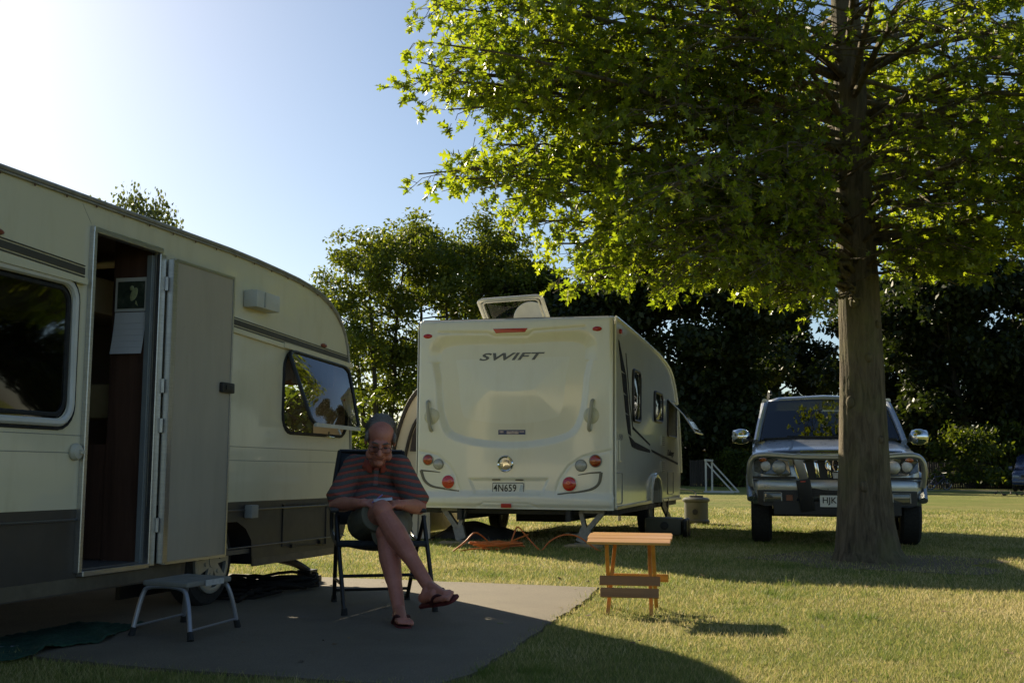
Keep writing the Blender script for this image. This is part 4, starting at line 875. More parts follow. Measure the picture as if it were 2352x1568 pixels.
q.tube([(x, -.012, z - .022) for x, z in CP[4:15]], .006, 6); q.build('roof_trim', M_trim, CR)
q = MB()
x = -2.0
while x < 3.1:
    z = np.interp(x, [c[0] for c in CP[4:]], [c[1] for c in CP[4:]]); q = MB(); q.ell((x, -.014, z - .034), (.007, .004, .007), u=8, v=6); q.build('screw', pm('rust', (.12, .06, .03), .8), CR); x += .25
zt = lambda x: 1.919 - .0435 * (x - 0)
q = MB()
for a_, b__ in ((-2.3, -.06), (.72, 3.35)):
    q.prism([(a_, -.006, zt(a_)), (b__, -.006, zt(b__)), (b__, -.006, zt(b__) - .036), (a_, -.006, zt(a_) - .036)], (0, .005, 0))
    q.prism([(a_, -.006, zt(a_) + .014), (b__, -.006, zt(b__) + .014), (b__, -.006, zt(b__) + .008), (a_, -.006, zt(a_) + .008)], (0, .005, 0))
    q.prism([(a_, -.006, zt(a_) - .044), (b__, -.006, zt(b__) - .044), (b__, -.006, zt(b__) - .051), (a_, -.006, zt(a_) - .051)], (0, .005, 0))
q.build('brown_stripe', pm('brown stripe', (.055, .05, .04), .45), CR, smooth=False)
q = MB()
for a_, b__ in ((-2.3, -.06), (.72, 3.35)): q.bar((a_, -.010, zt(a_) - .075), (b__, -.010, zt(b__) - .075), .02, .034, (0, 0, 1), .004)
q.build('awning_rail', M_cream, CR)
q = MB()
for z in (.93, 1.02):
    q.tube([(.72, .001, z), (3.42, .001, z)], .003, 5); q.tube([(-2.4, .001, z + .02), (-.03, .001, z + .02)], .003, 5)
q.tube([(-.10, .001, 2.26), (-.02, .001, 2.17)], .0025, 5)
q.build('panel_seam', pm('seam grey', (.33, .31, .24), .6), CR)
# left window
q = MB(); q.tube([(x, -.006, z) for x, z in rrect(-1.57, 1.10, -.13, 1.83, .10)], .021, 8, True); wf = q.build('window', pm('white window frame', (.58, .57, .52), .4), CR)
q = MB(); q.tube([(x, -.004, z) for x, z in rrect(-1.60, 1.07, -.10, 1.855, .12)], .009, 6, True); q.tube([(x, .004, z) for x, z in rrect(-1.53, 1.14, -.17, 1.79, .08)], .012, 6, True); q.build('gasket', M_rubber, wf)
q = MB(); q.grid(lambda u, v: (-1.55 + 1.4 * u, .006 - .012 * math.sin(math.pi * u) * math.sin(math.pi * v), 1.12 + .69 * v), np.linspace(0, 1, 10), np.linspace(0, 1, 8)); q.build('pane', glassy('tinted caravan glass', (.5, .46, .44), .5, .03, 1.22), wf)
q = MB(); q.bar((-1.62, -.02, 1.865), (-.07, -.02, 1.845), .03, .03); q.build('window_rail', M_cream, wf, smooth=False)
q = MB()
q.grid(lambda u, v: (-1.6 + 1.5 * u, .10 + .015 * math.sin(u * 60), 1.83 - .14 * v - .05 * v * math.cos(u * 18)), np.linspace(0, 1, 90), [0, .5, 1]); q.build('curtain_pelmet', pm('lace curtain', (.22, .19, .17), .9), CR)
# front window standing open
q = MB(); q.tube([(x, -.002, z) for x, z in W2], .013, 8, True); wo2 = q.build('open_window', M_rubber, CR)
SH = [(2.27, -.022, 1.725), (3.33, -.022, 1.685), (3.27, -.155, 1.195), (2.30, -.215, 1.195)]
def shp(u, v, o=0): p = quadpt(SH, u, v); return p + V((0, -1, -.3)) * (.03 * math.sin(math.pi * u) * math.sin(math.pi * v) + o)
q = MB(); q.tube([shp(u, v) for u, v in rrect(0, 0, 1, 1, .11, 6)], .015, 8, True); sa = q.build('sash', M_black, wo2)
q = MB(); lp = rrect(0.0, 0.0, 1, 1, .11, 6); q.grid(lambda u, v: shp(u, v), np.linspace(.01, .99, 12), np.linspace(.01, .99, 12)); q.build('pane', glassy('acrylic caravan window', (.55, .55, .58), .5, .015, 2.0), sa)
q = MB(); q.bar(shp(.03, 1.0, .008), shp(.98, 1.0, .008), .02, .028); q.tube([shp(.5, 1, .0), shp(.5, 1, .03) + V((0, 0, -.05))], .008, 6); q.build('sash_bar', pm('pale bar', (.5, .5, .45), .4), sa, smooth=False)
q = MB(); q.bar((2.2, -.018, 1.752), (3.4, -.018, 1.705), .03, .035); q.build('hinge_rail', M_cream, wo2, smooth=False)
q = MB(); q.tube([(2.95, -.01, 1.13), (2.93, -.05, 1.13), (2.91, -.06, 1.16)], .006, 6); q.tube([(3.0, -.01, 1.125), (3.06, -.035, 1.12)], .008, 6); q.build('window_catch', M_chrome, wo2)
q = MB(); q.grid(lambda u, v: (2.1 + 1.25 * u, .12 + .012 * math.sin(u * 75), 1.76 - .22 * v - v * .03 * abs(math.sin(u * 16))), np.linspace(0, 1, 100), [0, .5, 1]); q.build('window_valance', pm('pinkish valance', (.40, .33, .24), .9), CR)
q = MB(); q.grid(lambda u, v: (3.30 + .008 * math.sin(u * 70), .3 + 1.5 * u, 1.78 - .20 * v - v * .03 * abs(math.sin(u * 16))), np.linspace(0, 1, 90), [0, .5, 1]); q.build('window_valance', pm('brown valance', (.16, .11, .08), .9), CR)
q = MB(); q.grid(lambda u, v: (3.385 + .06 * (1 - v), .32 + (HY - .64) * u, 1.0 + .76 * v), [0, 1], [0, 1]); q.build('front_window', glassy('front window glass', (.9, .92, .9), .9, .02, 1.3), CR, smooth=False)
# doorway, door leaf and what shows of the inside
q = MB()
q.box((-.012, -.004, 1.23), (.03, .05, 1.80)); q.box((.635, -.004, 1.22), (.06, .05, 1.80)); q.box((.305, -.004, 2.14), (.66, .05, .032)); q.box((.302, .0, .325), (.60, .07, .03)); df = q.build('door_frame', M_alu, CR, smooth=False, bevel=.004)
q = MB(); q.box((.602, .035, 1.22), (.025, .03, 1.78)); q.build('jamb', pm('jamb', (.22, .24, .24), .45, .2), df, smooth=False)
for z in (.55, 1.12, 1.35, 1.95):
    q = MB(); q.tube([(.664, -.035, z - .04), (.664, -.035, z + .04)], .011, 8); q.box((.664, -.028, z), (.035, .01, .07)); q.build('hinge', M_steel, df)
q = MB(); q.box((1.055, -.05, 1.215), (.66, .03, 1.755), bevel=.003); dl = q.build('door', M_greyf, CR, smooth=False)
q = MB(); q.box((.702, -.05, 1.215), (.045, .042, 1.765)); q.box((1.392, -.05, 1.215), (.018, .042, 1.765)); q.box((1.05, -.05, 2.098), (.69, .042, .016)); q.box((1.05, -.05, .332), (.69, .042, .016)); q.build('door_edge', M_alu, dl, smooth=False)
q = MB(); q.box((1.33, -.078, 1.385), (.15, .028, .065), bevel=.008); q.box((1.325, -.094, 1.385), (.07, .008, .028)); q.build('door_latch', M_black, dl)
q = MB(); q.lathe([(0, 0), (.042, 0), (.045, .012), (.036, .03), (.02, .034), (0, .034)], (-.075, -.002, .955), 'Y', 24); q.box((-.06, -.042, .955), (.035, .012, .02)); q.build('door_catch', pm('catch plastic', (.48, .46, .38), .4), CR)
q = MB(); q.box((.3, 1.05, .33), (5.4, 2.05, .03)); q.build('inside_floor', pm('lino', (.12, .11, .095), .5, var=.3, vs=8), CR, smooth=False)
q = MB(); q.box((.632, .165, 1.28), (.03, .25, 1.88)); q.box((.640, .53, .68), (.03, .62, .66)); q.build('inside_partition', M_walnut, CR, smooth=False)
q = MB(); q.box((.2, 1.75, .78), (1.7, .55, .86)); q.box((1.05, 1.2, .62), (.5, .9, .55)); q.build('inside_cabinet', M_walnut, CR, smooth=False)
q = MB(); q.box((1.05, .95, 1.93), (.75, .8, .22), bevel=.01); q.build('overhead_locker', pm('cream locker', (.42, .38, .28), .5), CR, smooth=False)
q = MB(); q.box((-.9, 1.05, 1.3), (.04, 1.9, 1.9)); q.box((.2, 2.06, 1.3), (2.3, .02, 1.9)); q.box((.3, 1.05, 2.25), (4.9, 2.0, .02)); q.box((1.42, 1.25, 1.28), (.03, 1.55, 1.85)); q.build('inside_lining', pm('brown lining', (.22, .165, .125), .6), CR, smooth=False)
q = MB(); q.box((.80, .44, 1.27), (.12, .36, .22), bevel=.05); q.build('seat_back', pm('mustard upholstery', (.30, .23, .11), .9, bs=.3), CR)
# fittings on the outside
q = MB(); q.box((1.80, -.055, 2.005), (.33, .10, .115), bevel=.008); po = q.build('porch_lamp', pm('lamp housing', (.50, .50, .44), .4), CR)
q = MB(); q.box((1.745, -.108, 2.005), (.014, .006, .10)); q.tube([(1.64, -.06, 2.062), (1.96, -.06, 2.062)], .004, 5); q.build('lamp_seam', pm('lamp seam', (.36, .36, .32), .5), po, smooth=False)
for x, z in ((2.90, 1.822), (-.74, 1.985)):
    q = MB(); q.ell((x, -.006, z), (.05, .014, .016)); q.build('side_reflector', pm('dull red reflector', (.22, .05, .03), .3), CR)
q = MB(); q.box((1.79, -.03, .594), (.095, .055, .085), bevel=.006); q.build('socket_box', pm('grey box', (.30, .30, .27), .5), CR)
q = MB(); q.tube([(x, -.001, z) for x, z in [(2.30, .335), (2.30, .625), (3.02, .615), (3.02, .31)]], .006, 6, True); q.box((2.45, -.012, .33), (.06, .02, .025)); q.box((2.92, -.012, .335), (.06, .02, .025)); q.build('skirt_hatch', pm('hatch edge', (.02, .018, .015), .5), CR)
w = MB(); w.lathe([(.17, -.08), (.27, -.075), (.29, -.05), (.29, .05), (.27, .075), (.17, .08)], (1.47, .16, .29), 'Y', 36); wh = w.build('wheel', M_rubber, CR)
w = MB(); w.lathe([(.205, .0), (.205, .02), (.19, .026), (.17, .022), (.17, .0)], (1.47, .085, .29), 'Y', 40)
w.lathe([(0, .03), (.045, .028), (.05, .0)], (1.47, .085, .29), 'Y', 24)
for k in range(6):
    a = rad(60 * k + 12); c, s = math.cos(a), math.sin(a); w.prism([(1.47 + c * r_ - s * o_, .085 - .024, .29 + s * r_ + c * o_) for r_, o_ in ((.04, -.03), (.175, -.045), (.175, .045), (.04, .03))], (0, .015, 0))
    w.lathe([(0, .032), (.012, .03), (.014, .02)], (1.47 + .09 * c, .085, .29 + .09 * s), 'Y', 8)
w.build('wheel_trim', pm('hubcap silver', (.40, .39, .34), .4, .4), wh)
w = MB(); w.lathe([(0, 0), (.19, 0), (.19, .01), (0, .01)], (1.47, .098, .29), 'Y', 24); w.build('wheel_back', M_black, wh)
w = MB(); w.lathe([(.17, -.08), (.27, -.075), (.29, -.05), (.29, .05), (.27, .075), (.17, .08)], (1.47, HY - .16, .29), 'Y', 24); w.lathe([(0, 0), (.18, 0), (.18, .02), (0, .02)], (1.47, HY - .16, .29), 'Y', 24); w.build('wheel', M_rubber, CR)
w = MB(); w.box((1.46, .42, .33), (.95, .03, .50)); w.box((1.03, .21, .38), (.03, .40, .30)); w.box((1.89, .21, .40), (.03, .40, .32)); w.build('wheel_box', M_black, CR, smooth=False)
w = MB(); w.box((.5, .4, .26), (5.5, .06, .10)); w.box((.5, HY - .4, .26), (5.5, .06, .10)); w.box((1.47, HY / 2, .29), (.07, HY - .5, .07)); w.build('chassis', M_black, CR, smooth=False)
w = MB(); w.tube(smooth_path([(2.55, .35, .25), (2.75, .25, .21), (2.95, .2, .16), (3.08, .17, .10)], 4), .03, 8); w.box((3.08, .17, .085), (.13, .11, .05)); w.build('corner_steady', M_black, CR)
# calendar hanging inside, step stool and odd things along the caravan
cal = thing('calendar', 'wall calendar with a bird picture hanging just inside the cream caravan door', 'calendar', (rootmat(CR) @ V((.612, .16, 1.81))), rad(74))
q = MB(); q.box((-.004, -.0, .075), (.004, .215, .20)); q.build('picture_page', pm('calendar card', (.56, .55, .50), .6, var=.03), cal, smooth=False)
def photo_mat():
    m, t, b = nodes('bird photo'); n = noise(t, 16, 5, .7); c = ramp(t, n, [(.35, (.02, .03, .022)), (.6, (.06, .075, .05)), (.75, (.14, .15, .11))]); t.links.new(c, b.inputs['Base Color']); b.inputs['Roughness'].default_value = .4; return m
q = MB(); q.box((-.0075, -.0, .072), (.003, .18, .16)); q.build('picture', photo_mat(), cal, smooth=False)
q = MB(); q.ell((-.010, -.02, .075), (.002, .022, .042), Matrix.Rotation(.4, 3, 'X')); q.ell((-.010, -.005, .112), (.002, .014, .015)); q.prism([(-.010, -.035, .04), (-.010, -.05, .005), (-.010, -.03, .02)], (.002, 0, 0)); q.build('bird', pm('bird print', (.34, .36, .18), .5, var=.3, vs=40), cal)
q = MB(); q.grid(lambda u, v: (-.004 - .02 * v * v, -.105 + .21 * u + .012 * v, -.03 - .245 * v), np.linspace(0, 1, 4), np.linspace(0, 1, 8)); sh_ = q.build('month_page', pm('month paper', (.60, .60, .60), .7, var=.03), cal)
q = MB()
for i in range(1, 6): q.tube([(-.007 - .02 * (i / 6) ** 2, -.10 + .012 * i / 6, -.03 - .245 * (.12 + i * .145)), (-.007 - .02 * (i / 6) ** 2, .10 + .012 * i / 6, -.03 - .245 * (.12 + i * .145))], .0006, 4)
q.build('ruled_lines', pm('grey print', (.35, .35, .37), .7), sh_)

st = thing('step_stool', 'low folding step stool of grey tube on the pad by the caravan door', 'step stool', (-1.74, 6.40, .014))
M_tube = pm('grey painted tube', (.30, .31, .34), .38, .5, var=.15, vs=20)
F1, F2, F3, F4 = V((-1.95, 6.20, .03)), V((-1.60, 6.02, .03)), V((-1.49, 6.56, .03)), V((-1.84, 6.76, .03))
T1, T2, T3, T4 = V((-1.905, 6.24, .262)), V((-1.655, 6.12, .262)), V((-1.535, 6.50, .262)), V((-1.79, 6.63, .262))
f = MB(); f.tube(smooth_path([F1, F1.lerp(T1, .8), T1 + V((.04, -.02, .0)), T2 + V((-.04, .02, 0)), T2.lerp(F2, .25), F2], 6), .0125, 10); f.build('leg_frame', M_tube, st, world=True)
f = MB(); f.tube(smooth_path([F4, F4.lerp(T4, .8), T4 + V((.04, -.02, 0)), T3 + V((-.04, .02, 0)), T3.lerp(F3, .25), F3], 6), .0125, 10); f.build('leg_frame', M_tube, st, world=True)
f = MB(); f.tube([F1.lerp(T1, .14), F4.lerp(T4, .14)], .006, 8); f.tube([F2.lerp(T2, .14), F3.lerp(T3, .14)], .006, 8); f.build('side_bar', M_tube, st, world=True)
f = MB(); f.prism([T1 + V((-.01, -.01, .004)), T2 + V((.01, -.02, .004)), T3 + V((.02, .0, .004)), T4 + V((-.01, .02, .004))], (0, 0, .028)); tp = f.build('tread', pm('grey tread', (.20, .195, .17), .6, bs=.3), st, world=True, smooth=False, bevel=.008)
f = MB(); m_ = T2.lerp(T3, .58) + V((.022, -.012, .018)); f.bar(m_ - (T3 - T2) * .22, m_ + (T3 - T2) * .22, .004, .03); f.build('warning_label', pm('pale label', (.42, .43, .42), .5, var=.2, vs=60), tp, world=True, smooth=False)
for Fp, Tp in ((F1, T1), (F2, T2), (F3, T3), (F4, T4)):
    f = MB(); d = (Fp - Tp).normalized(); f.tube([Fp - d * .028, Fp + d * .016], [.0155, .018], 10); f.build('rubber_foot', M_rubber, st, world=True)

mt = MB()
def matf(u, v):
    x0, y0 = -4.2 + 2.15 * u, 6.78 - .27 * u + .16 * math.sin(u * 3); d = V((.27, -.96)) if False else None
    p = rootmat(CR) @ V((-1.75 + 2.15 * u, .25 - (.42 + .14 * u - .55 * max(0, u - .72)) * v + .03 * math.sin(u * 23) * v, .018 + .012 * random.random() + .02 * max(0, math.sin(u * 31 + v * 9)) * v)); return p
mt.grid(matf, np.linspace(0, 1, 90), np.linspace(0, 1, 26))
M_mat = pm('green shade cloth', (.006, .045, .024), .8, var=.5, vs=25, bs=.6, bscale=120)
tag(mt.build('ground_mat', M_mat, solid=.004, angle=180), 'crumpled green shade cloth lying along the base of the cream caravan', 'ground mat')
t = thing('clothes_airer', 'folded wire clothes airer lying on the ground at the left edge', 'clothes airer', (-2.5, 5.6, .02)); f = MB()
for k in range(5): f.tube([(-2.40 - .03 * k, 5.74 - .025 * k, .02), (-3.2, 5.62 - .08 * k, .035 + .008 * k)], .003, 6)
f.tube([(-2.36, 5.75, .02), (-2.52, 5.60, .03), (-3.2, 5.25, .04)], .0035, 6); f.build('wires', pm('blue-white wire', (.20, .22, .30), .4), t, world=True)
f = MB(); f.tube([(-2.35, 5.755, .02), (-2.54, 5.59, .03)], .006, 8); f.build('end_bar', M_tube, t, world=True)
def lc(x, y, z=0): return rootmat(CR) @ V((x, y, z))
f = MB()
for k in range(7):
    c = lc(2.0 + .13 * k, .15 + .1 * random.random(), 0); a0 = random.random() * 6; rr = random.uniform(.16, .28)
    f.tube([c + V((rr * 1.3 * math.cos(a0 + i * .42), rr * math.sin(a0 + i * .42), .03 + .02 * k * .4 + .02 * math.sin(i))) for i in range(22)], .013, 6)
f.tube(smooth_path([lc(1.6, -.05, .03), lc(2.0, .05, .05), lc(2.4, .1, .04), lc(2.75, .05, .03), lc(3.0, .15, .06)], 6), .016, 8)
tag(f.build('hose', pm('dark hose', (.012, .011, .010), .8, spec=.15), angle=180), 'tangled dark hoses lying under the nose of the cream caravan', 'hose')
t = thing('timber_block', 'short timber block under the front steady of the cream caravan', 'block', lc(3.08, .17, 0), rad(70)); f = MB(); f.box((0, 0, .032), (.24, .12, .06), bevel=.004); f.build('block', woodmat('dirty block', (.10, .075, .04), (.19, .14, .08), .8, 0), t, smooth=False)
# ================================================================== silver off-road car behind the oak
CA = thing('offroad_car', 'silver off-road car with a bull bar parked behind the oak trunk', 'car', (3.985, 14.5, 0), rad(-12))
M_sil = pm('silver paint', (.40, .42, .44), .30, .75, var=.04, vs=3, coat=.7)
M_bodygl = glassy('windscreen glass', (.30, .34, .33), .25, .01, 1.8)
M_plas = pm('dark grey plastic', (.035, .035, .034), .55, vs=10)
sec = []
def bodysec(y, w, zb, zs, zt, crown, wt):
    L = [(0, zb), (w * .80, zb), (w * .97, zb + .06), (w, zb + .25), (w, zs - .12), (w * .985, zs), (wt, zt - .035), (wt * .9, zt), (wt * .45, zt + crown * .8), (0, zt + crown)]
    return [(x, y, z) for x, z in L] + [(-x, y, z) for x, z in L[-2:0:-1]]
for a in [(.17, .86, .56, .86, .93, .01, .80), (.19, .95, .52, .98, 1.04, .02, .86), (.25, 1.00, .50, 1.05, 1.11, .025, .90), (.36, 1.015, .48, 1.10, 1.155, .03, .90), (.6, 1.02, .48, 1.14, 1.205, .035, .89), (1.0, 1.02, .48, 1.19, 1.275, .035, .89), (1.28, 1.02, .48, 1.24, 1.325, .03, .90), (1.5, 1.02, .48, 1.28, 1.33, .02, .93), (3.0, 1.02, .48, 1.28, 1.33, .02, .93), (4.5, 1.0, .5, 1.28, 1.33, .02, .93), (4.85, .93, .55, 1.2, 1.28, .02, .86)]:
    sec.append(bodysec(*a))
mb = MB(); mb.loft(sec); bo = mb.build('body', M_sil, CA, angle=40)
# cabin: windscreen, pillars, roof
def cabsec(y, z0, w0, z1, w1): return [(-w0, y, z0), (-w1, y, z1), (-w1 * .8, y, z1 + .035), (0, y, z1 + .06), (w1 * .8, y, z1 + .035), (w1, y, z1), (w0, y, z0)]
mb = MB(); mb.loft([[(-.80, 2.08, 1.86), (-.62, 2.03, 1.905), (0, 1.99, 1.925), (.62, 2.03, 1.905), (.80, 2.08, 1.86)], [(-.83, 2.5, 1.90), (-.64, 2.5, 1.96), (0, 2.5, 1.99), (.64, 2.5, 1.96), (.83, 2.5, 1.90)], [(-.83, 3.6, 1.91), (-.64, 3.6, 1.97), (0, 3.6, 2.0), (.64, 3.6, 1.97), (.83, 3.6, 1.91)], [(-.80, 4.7, 1.86), (-.62, 4.72, 1.91), (0, 4.75, 1.93), (.62, 4.72, 1.91), (.8, 4.7, 1.86)]], close=False); mb.build('roof', M_sil, CA, solid=.03, angle=60)
mb = MB(); mb.grid(lambda u, v: ((u - .5) * 2 * (.90 - .115 * v), 1.30 + .05 * (1 - (2 * u - 1) ** 2) * -1 + .74 * v, 1.325 + .565 * v + .02 * (1 - (2 * u - 1) ** 2)), np.linspace(0, 1, 15), np.linspace(0, 1, 8)); mb.build('windscreen', M_bodygl, CA, angle=180)
for s in (-1, 1):
    mb = MB(); mb.tube(smooth_path([(s * .955, 1.27, 1.30), (s * .90, 1.62, 1.58), (s * .83, 2.03, 1.86), (s * .83, 2.5, 1.905)], 5), .042, 8); mb.tube([(s * .84, 2.0, 1.89), (s * .85, 3.6, 1.91), (s * .82, 4.7, 1.86)], .035, 8)
    for y in (2.75, 3.9, 4.65): mb.tube([(s * .945, y, 1.3), (s * .84, y, 1.9)], .045, 8)
    mb.build('pillar', M_sil, CA)
    mb = MB(); mb.face([(s * .94, 1.36, 1.33), (s * .835, 2.1, 1.88), (s * .835, 4.65, 1.87), (s * .94, 4.75, 1.33)]); mb.build('side_window', M_bodygl, CA, smooth=False)
    mb = MB(); mb.tube(smooth_path([(s * .74, 2.3, 2.0), (s * .76, 2.36, 2.05), (s * .77, 2.9, 2.065), (s * .77, 4.2, 2.05), (s * .75, 4.4, 1.99)], 5), .02, 8); mb.build('roof_rail', M_plas, CA)
mb = MB(); mb.face([(-.92, 4.86, 1.3), (.92, 4.86, 1.3), (.8, 4.72, 1.88), (-.8, 4.72, 1.88)]); mb.build('rear_window', M_bodygl, CA, smooth=False)
mb = MB()
mb.box((0, 1.62, 1.30), (1.7, .5, .08))
for s in (-.42, .42): mb.box((s, 2.6, 1.25), (.5, .18, .6), bevel=.06); mb.box((s, 2.62, 1.64), (.26, .12, .2), bevel=.04); mb.box((s, 3.7, 1.2), (.6, .18, .55), bevel=.06)
mb.build('cabin_interior', pm('dark cabin', (.02, .02, .021), .7), CA)
mb = MB(); mb.tube([(.42 + .18 * math.cos(a), 1.95 + .06 * math.sin(a), 1.36 + .17 * math.sin(a)) for a in np.linspace(0, 6.283, 20)[:-1]], .015, 6, True); mb.build('steering_wheel', M_black, CA)
mb = MB(); mb.tube([(-.86, 1.27, 1.335), (0, 1.20, 1.36), (.86, 1.27, 1.335)], .018, 6); mb.tube([(-.1, 1.21, 1.37), (-.55, 1.30, 1.375)], .008, 6); mb.tube([(.5, 1.24, 1.37), (.08, 1.29, 1.38)], .008, 6); mb.build('wiper_cowl', M_black, CA)
mb = MB(); mb.grid(lambda u, v: ((u - .5) * 1.62, .19 - .05 * (1 - (2 * u - 1) ** 2) + .06 * v, 1.115 + .045 * v + .02 * (1 - (2 * u - 1) ** 2)), np.linspace(0, 1, 17), np.linspace(0, 1, 4)); mb.build('bonnet_guard', pm('smoked acrylic', (.02, .022, .026), .12, coat=1), CA, solid=.006, angle=180)
for s in (-.34, .34):
    mb = MB(); mb.tube([(s * 1.6, .25, 1.165), (s * 1.45, .7, 1.235), (s * 1.4, 1.15, 1.315)], .018, 6); mb.build('bonnet_crease', M_sil, CA)
# face: grille, lamps, bumper, bull bar
mb = MB(); mb.prism([(-.50, .035, 1.06), (.50, .035, 1.06), (.43, .035, .815), (.34, .035, .795), (-.34, .035, .795), (-.43, .035, .815)], (0, .05, 0)); gr = mb.build('grille', M_black, CA, smooth=False)
for x in (-.385, -.235, -.085, .085, .235, .385):
    mb = MB(); mb.bar((x * 1.03, .025, 1.04), (x * .90, .025, .825), .045, .03, (0, 1, 0), .008); mb.build('grille_bar', M_chrome, gr)
mb = MB(); mb.tube([(-.51, .03, 1.065), (.51, .03, 1.065)], .012, 6); mb.tube(smooth_path([(-.51, .03, 1.065), (-.44, .03, .82), (-.34, .03, .785), (.34, .03, .785), (.44, .03, .82), (.51, .03, 1.065)], 3), .012, 6); mb.build('grille_surround', M_chrome, gr)
mb = MB()
for rx, rz_, cz in ((.125, .085, .985), (.085, .034, 1.012), (.036, .075, .99)): mb.tube([(rx * math.cos(a), .005, cz + rz_ * math.sin(a)) for a in np.linspace(0, 6.283, 28)[:-1]], .011, 6, True)
mb.build('oval_emblem', M_chrome, CA)
mb = MB(); mb.prism([(-.045, .01, .905), (.045, .01, .905), (.03, .01, .82), (-.03, .01, .82)], (0, .02, 0)); mb.build('grille_tag', M_steel, CA, smooth=False)
for s in (-1, 1):
    o3 = [(s * x, y, z) for x, y, z in [(.95, .19, 1.085), (.70, .11, 1.075), (.56, .055, 1.03), (.535, .05, .87), (.60, .05, .845), (.86, .10, .862), (.985, .20, .90), (.995, .25, 1.03)]]
    mb = MB(); mb.prism([(x, y - .022, z) for x, y, z in o3], (0, .08, 0)); hl = mb.build('headlight', pm('headlight glass', (.10, .105, .105), .12, .2, var=.7, vs=22, coat=1), CA, smooth=False, bevel=.01)
    mb = MB(); mb.lathe([(.085, 0), (.08, .02), (.05, .03), (0, .034)], (s * .68, .085, .955), 'Y', 24); mb.lathe([(.07, 0), (.06, .02), (0, .03)], (s * .84, .125, .965), 'Y', 20); bmesh.ops.translate(mb.bm, vec=(0, -.03, 0), verts=mb.bm.verts); mb.build('lamp_bowl', M_steel, hl)
    mb = MB(); mb.ell((s * .875, .095, 1.045), (.05, .03, .028)); mb.build('indicator', M_amber, hl)
    mb = MB(); mb.box((s * .75, .045, .825), (.54, .06, .03), (0, 0, s * .16)); mb.build('lamp_gap', M_black, CA, smooth=False)
    mb = MB(); mb.prism([(s * .43, -.035, .675), (s * .95, .045, .67), (s * .94, .045, .50), (s * .86, .02, .475), (s * .50, -.035, .49)], (0, .03, 0)); fg = mb.build('fog_lamp', M_black, CA, smooth=False)
    mb = MB(); mb.box((s * .76, -.008, .585), (.21, .03, .115), (0, 0, s * .14), .012); mb.build('fog_lens', pm('fog glass', (.09, .09, .08), .08, coat=1), fg)
    mb = MB(); mb.tube([(s * .655, -.036, .53), (s * .655, -.036, .64)], .006, 5); mb.tube([(s * .66, -.035, .645), (s * .865, -.01, .645), (s * .865, -.01, .53)], .006, 5); mb.build('fog_rim', M_steel, fg)
    mb = MB(); mb.box((s * .56, -.03, .58), (.075, .02, .07), (0, 0, s * .1)); mb.build('side_lamp', pm('dull orange', (.20, .055, .02), .3), fg, smooth=False)
    mb = MB(); mb.ell((s * 1.16, 1.45, 1.375), (.13, .075, .108)); mb.box((s * 1.17, 1.49, 1.375), (.23, .05, .185), (0, 0, -.1 * s), .03); mr = mb.remesh('mirror', M_chrome, CA, .012, 8)
    mb = MB(); mb.bar((s * .96, 1.45, 1.31), (s * 1.08, 1.46, 1.335), .06, .04); mb.build('mirror_arm', M_plas, mr, smooth=False)
    mb = MB(); mb.tube(smooth_path([(s * 1.02, .06, .56), (s * 1.03, .28, .78), (s * 1.035, .55, .86), (s * 1.035, .9, .80), (s * 1.03, 1.15, .56)], 5), .055, 8); mb.build('wheel_flare', M_sil, CA)
    for y in (.62, 3.45):
        w = MB(); w.lathe([(.22, -.13), (.36, -.125), (.395, -.09), (.40, 0), (.395, .09), (.36, .125), (.22, .13)], (s * .90, y, .40), 'X', 36); wt = w.build('wheel', M_rubber, CA)
        w = MB(); w.lathe([(0, .08), (.06, .08), (.21, .05), (.23, .10), (.24, .1), (.23, -.1), (0, -.1)], (s * .90, y, .40), 'X', 24); w.build('rim', M_steel, wt)
# bumper
def bump_line(x): return -.02 + .11 * (abs(x) / 1.0) ** 2.4
mb = MB(); secb = []
for x in np.linspace(-1.0, 1.0, 25):
    y = bump_line(x); zl = .50 if abs(x) > .46 else .545
    if .38 < abs(x) < .52: zl = .545 - .045 * (abs(x) - .38) / .14
    secb.append([(x, y + .06, .80), (x, y + .012, .795), (x, y, .76), (x, y, .70), (x, y + .015, .60), (x, y + .02, zl + .02), (x, y + .05, zl), (x, y + .12, zl)])
mb.loft(secb, close=False); mb.build('bumper', M_sil, CA, angle=60, solid=.012)
mb = MB(); mb.prism([(-.36, -.022, .70), (.36, -.022, .70), (.30, -.022, .60), (-.30, -.022, .60)], (0, .02, 0)); it_ = mb.build('lower_intake', M_black, CA, smooth=False)
mb = MB()
for x in (-.1, .1): mb.box((x, -.027, .65), (.008, .008, .09))
mb.box((0, -.027, .65), (.66, .008, .008)); mb.build('intake_mesh', M_plas, it_, smooth=False)
mb = MB(); mb.box((0, .09, .46), (1.5, .3, .16)); mb.box((0, .5, .42), (1.2, .9, .12)); mb.box((0, .62, .38), (1.7, .09, .09)); mb.box((0, 2.4, .46), (1.5, 3.6, .14)); mb.box((0, 3.45, .38), (1.7, .1, .1)); mb.build('underbody', M_black, CA, smooth=False)
M_bar2 = pm('satin alloy tube', (.50, .50, .48), .36, .8, var=.08)
mb = MB(); mb.tube(smooth_path([(-1.02, .10, .72), (-1.04, .04, .92), (-1.0, .0, 1.06), (-.86, -.05, 1.105), (-.45, -.12, 1.08), (0, -.14, 1.075), (.45, -.12, 1.08), (.86, -.05, 1.105), (1.0, .0, 1.06), (1.04, .04, .92), (1.02, .10, .72)], 7), .036, 10); bb = mb.build('bull_bar', M_bar2, CA)
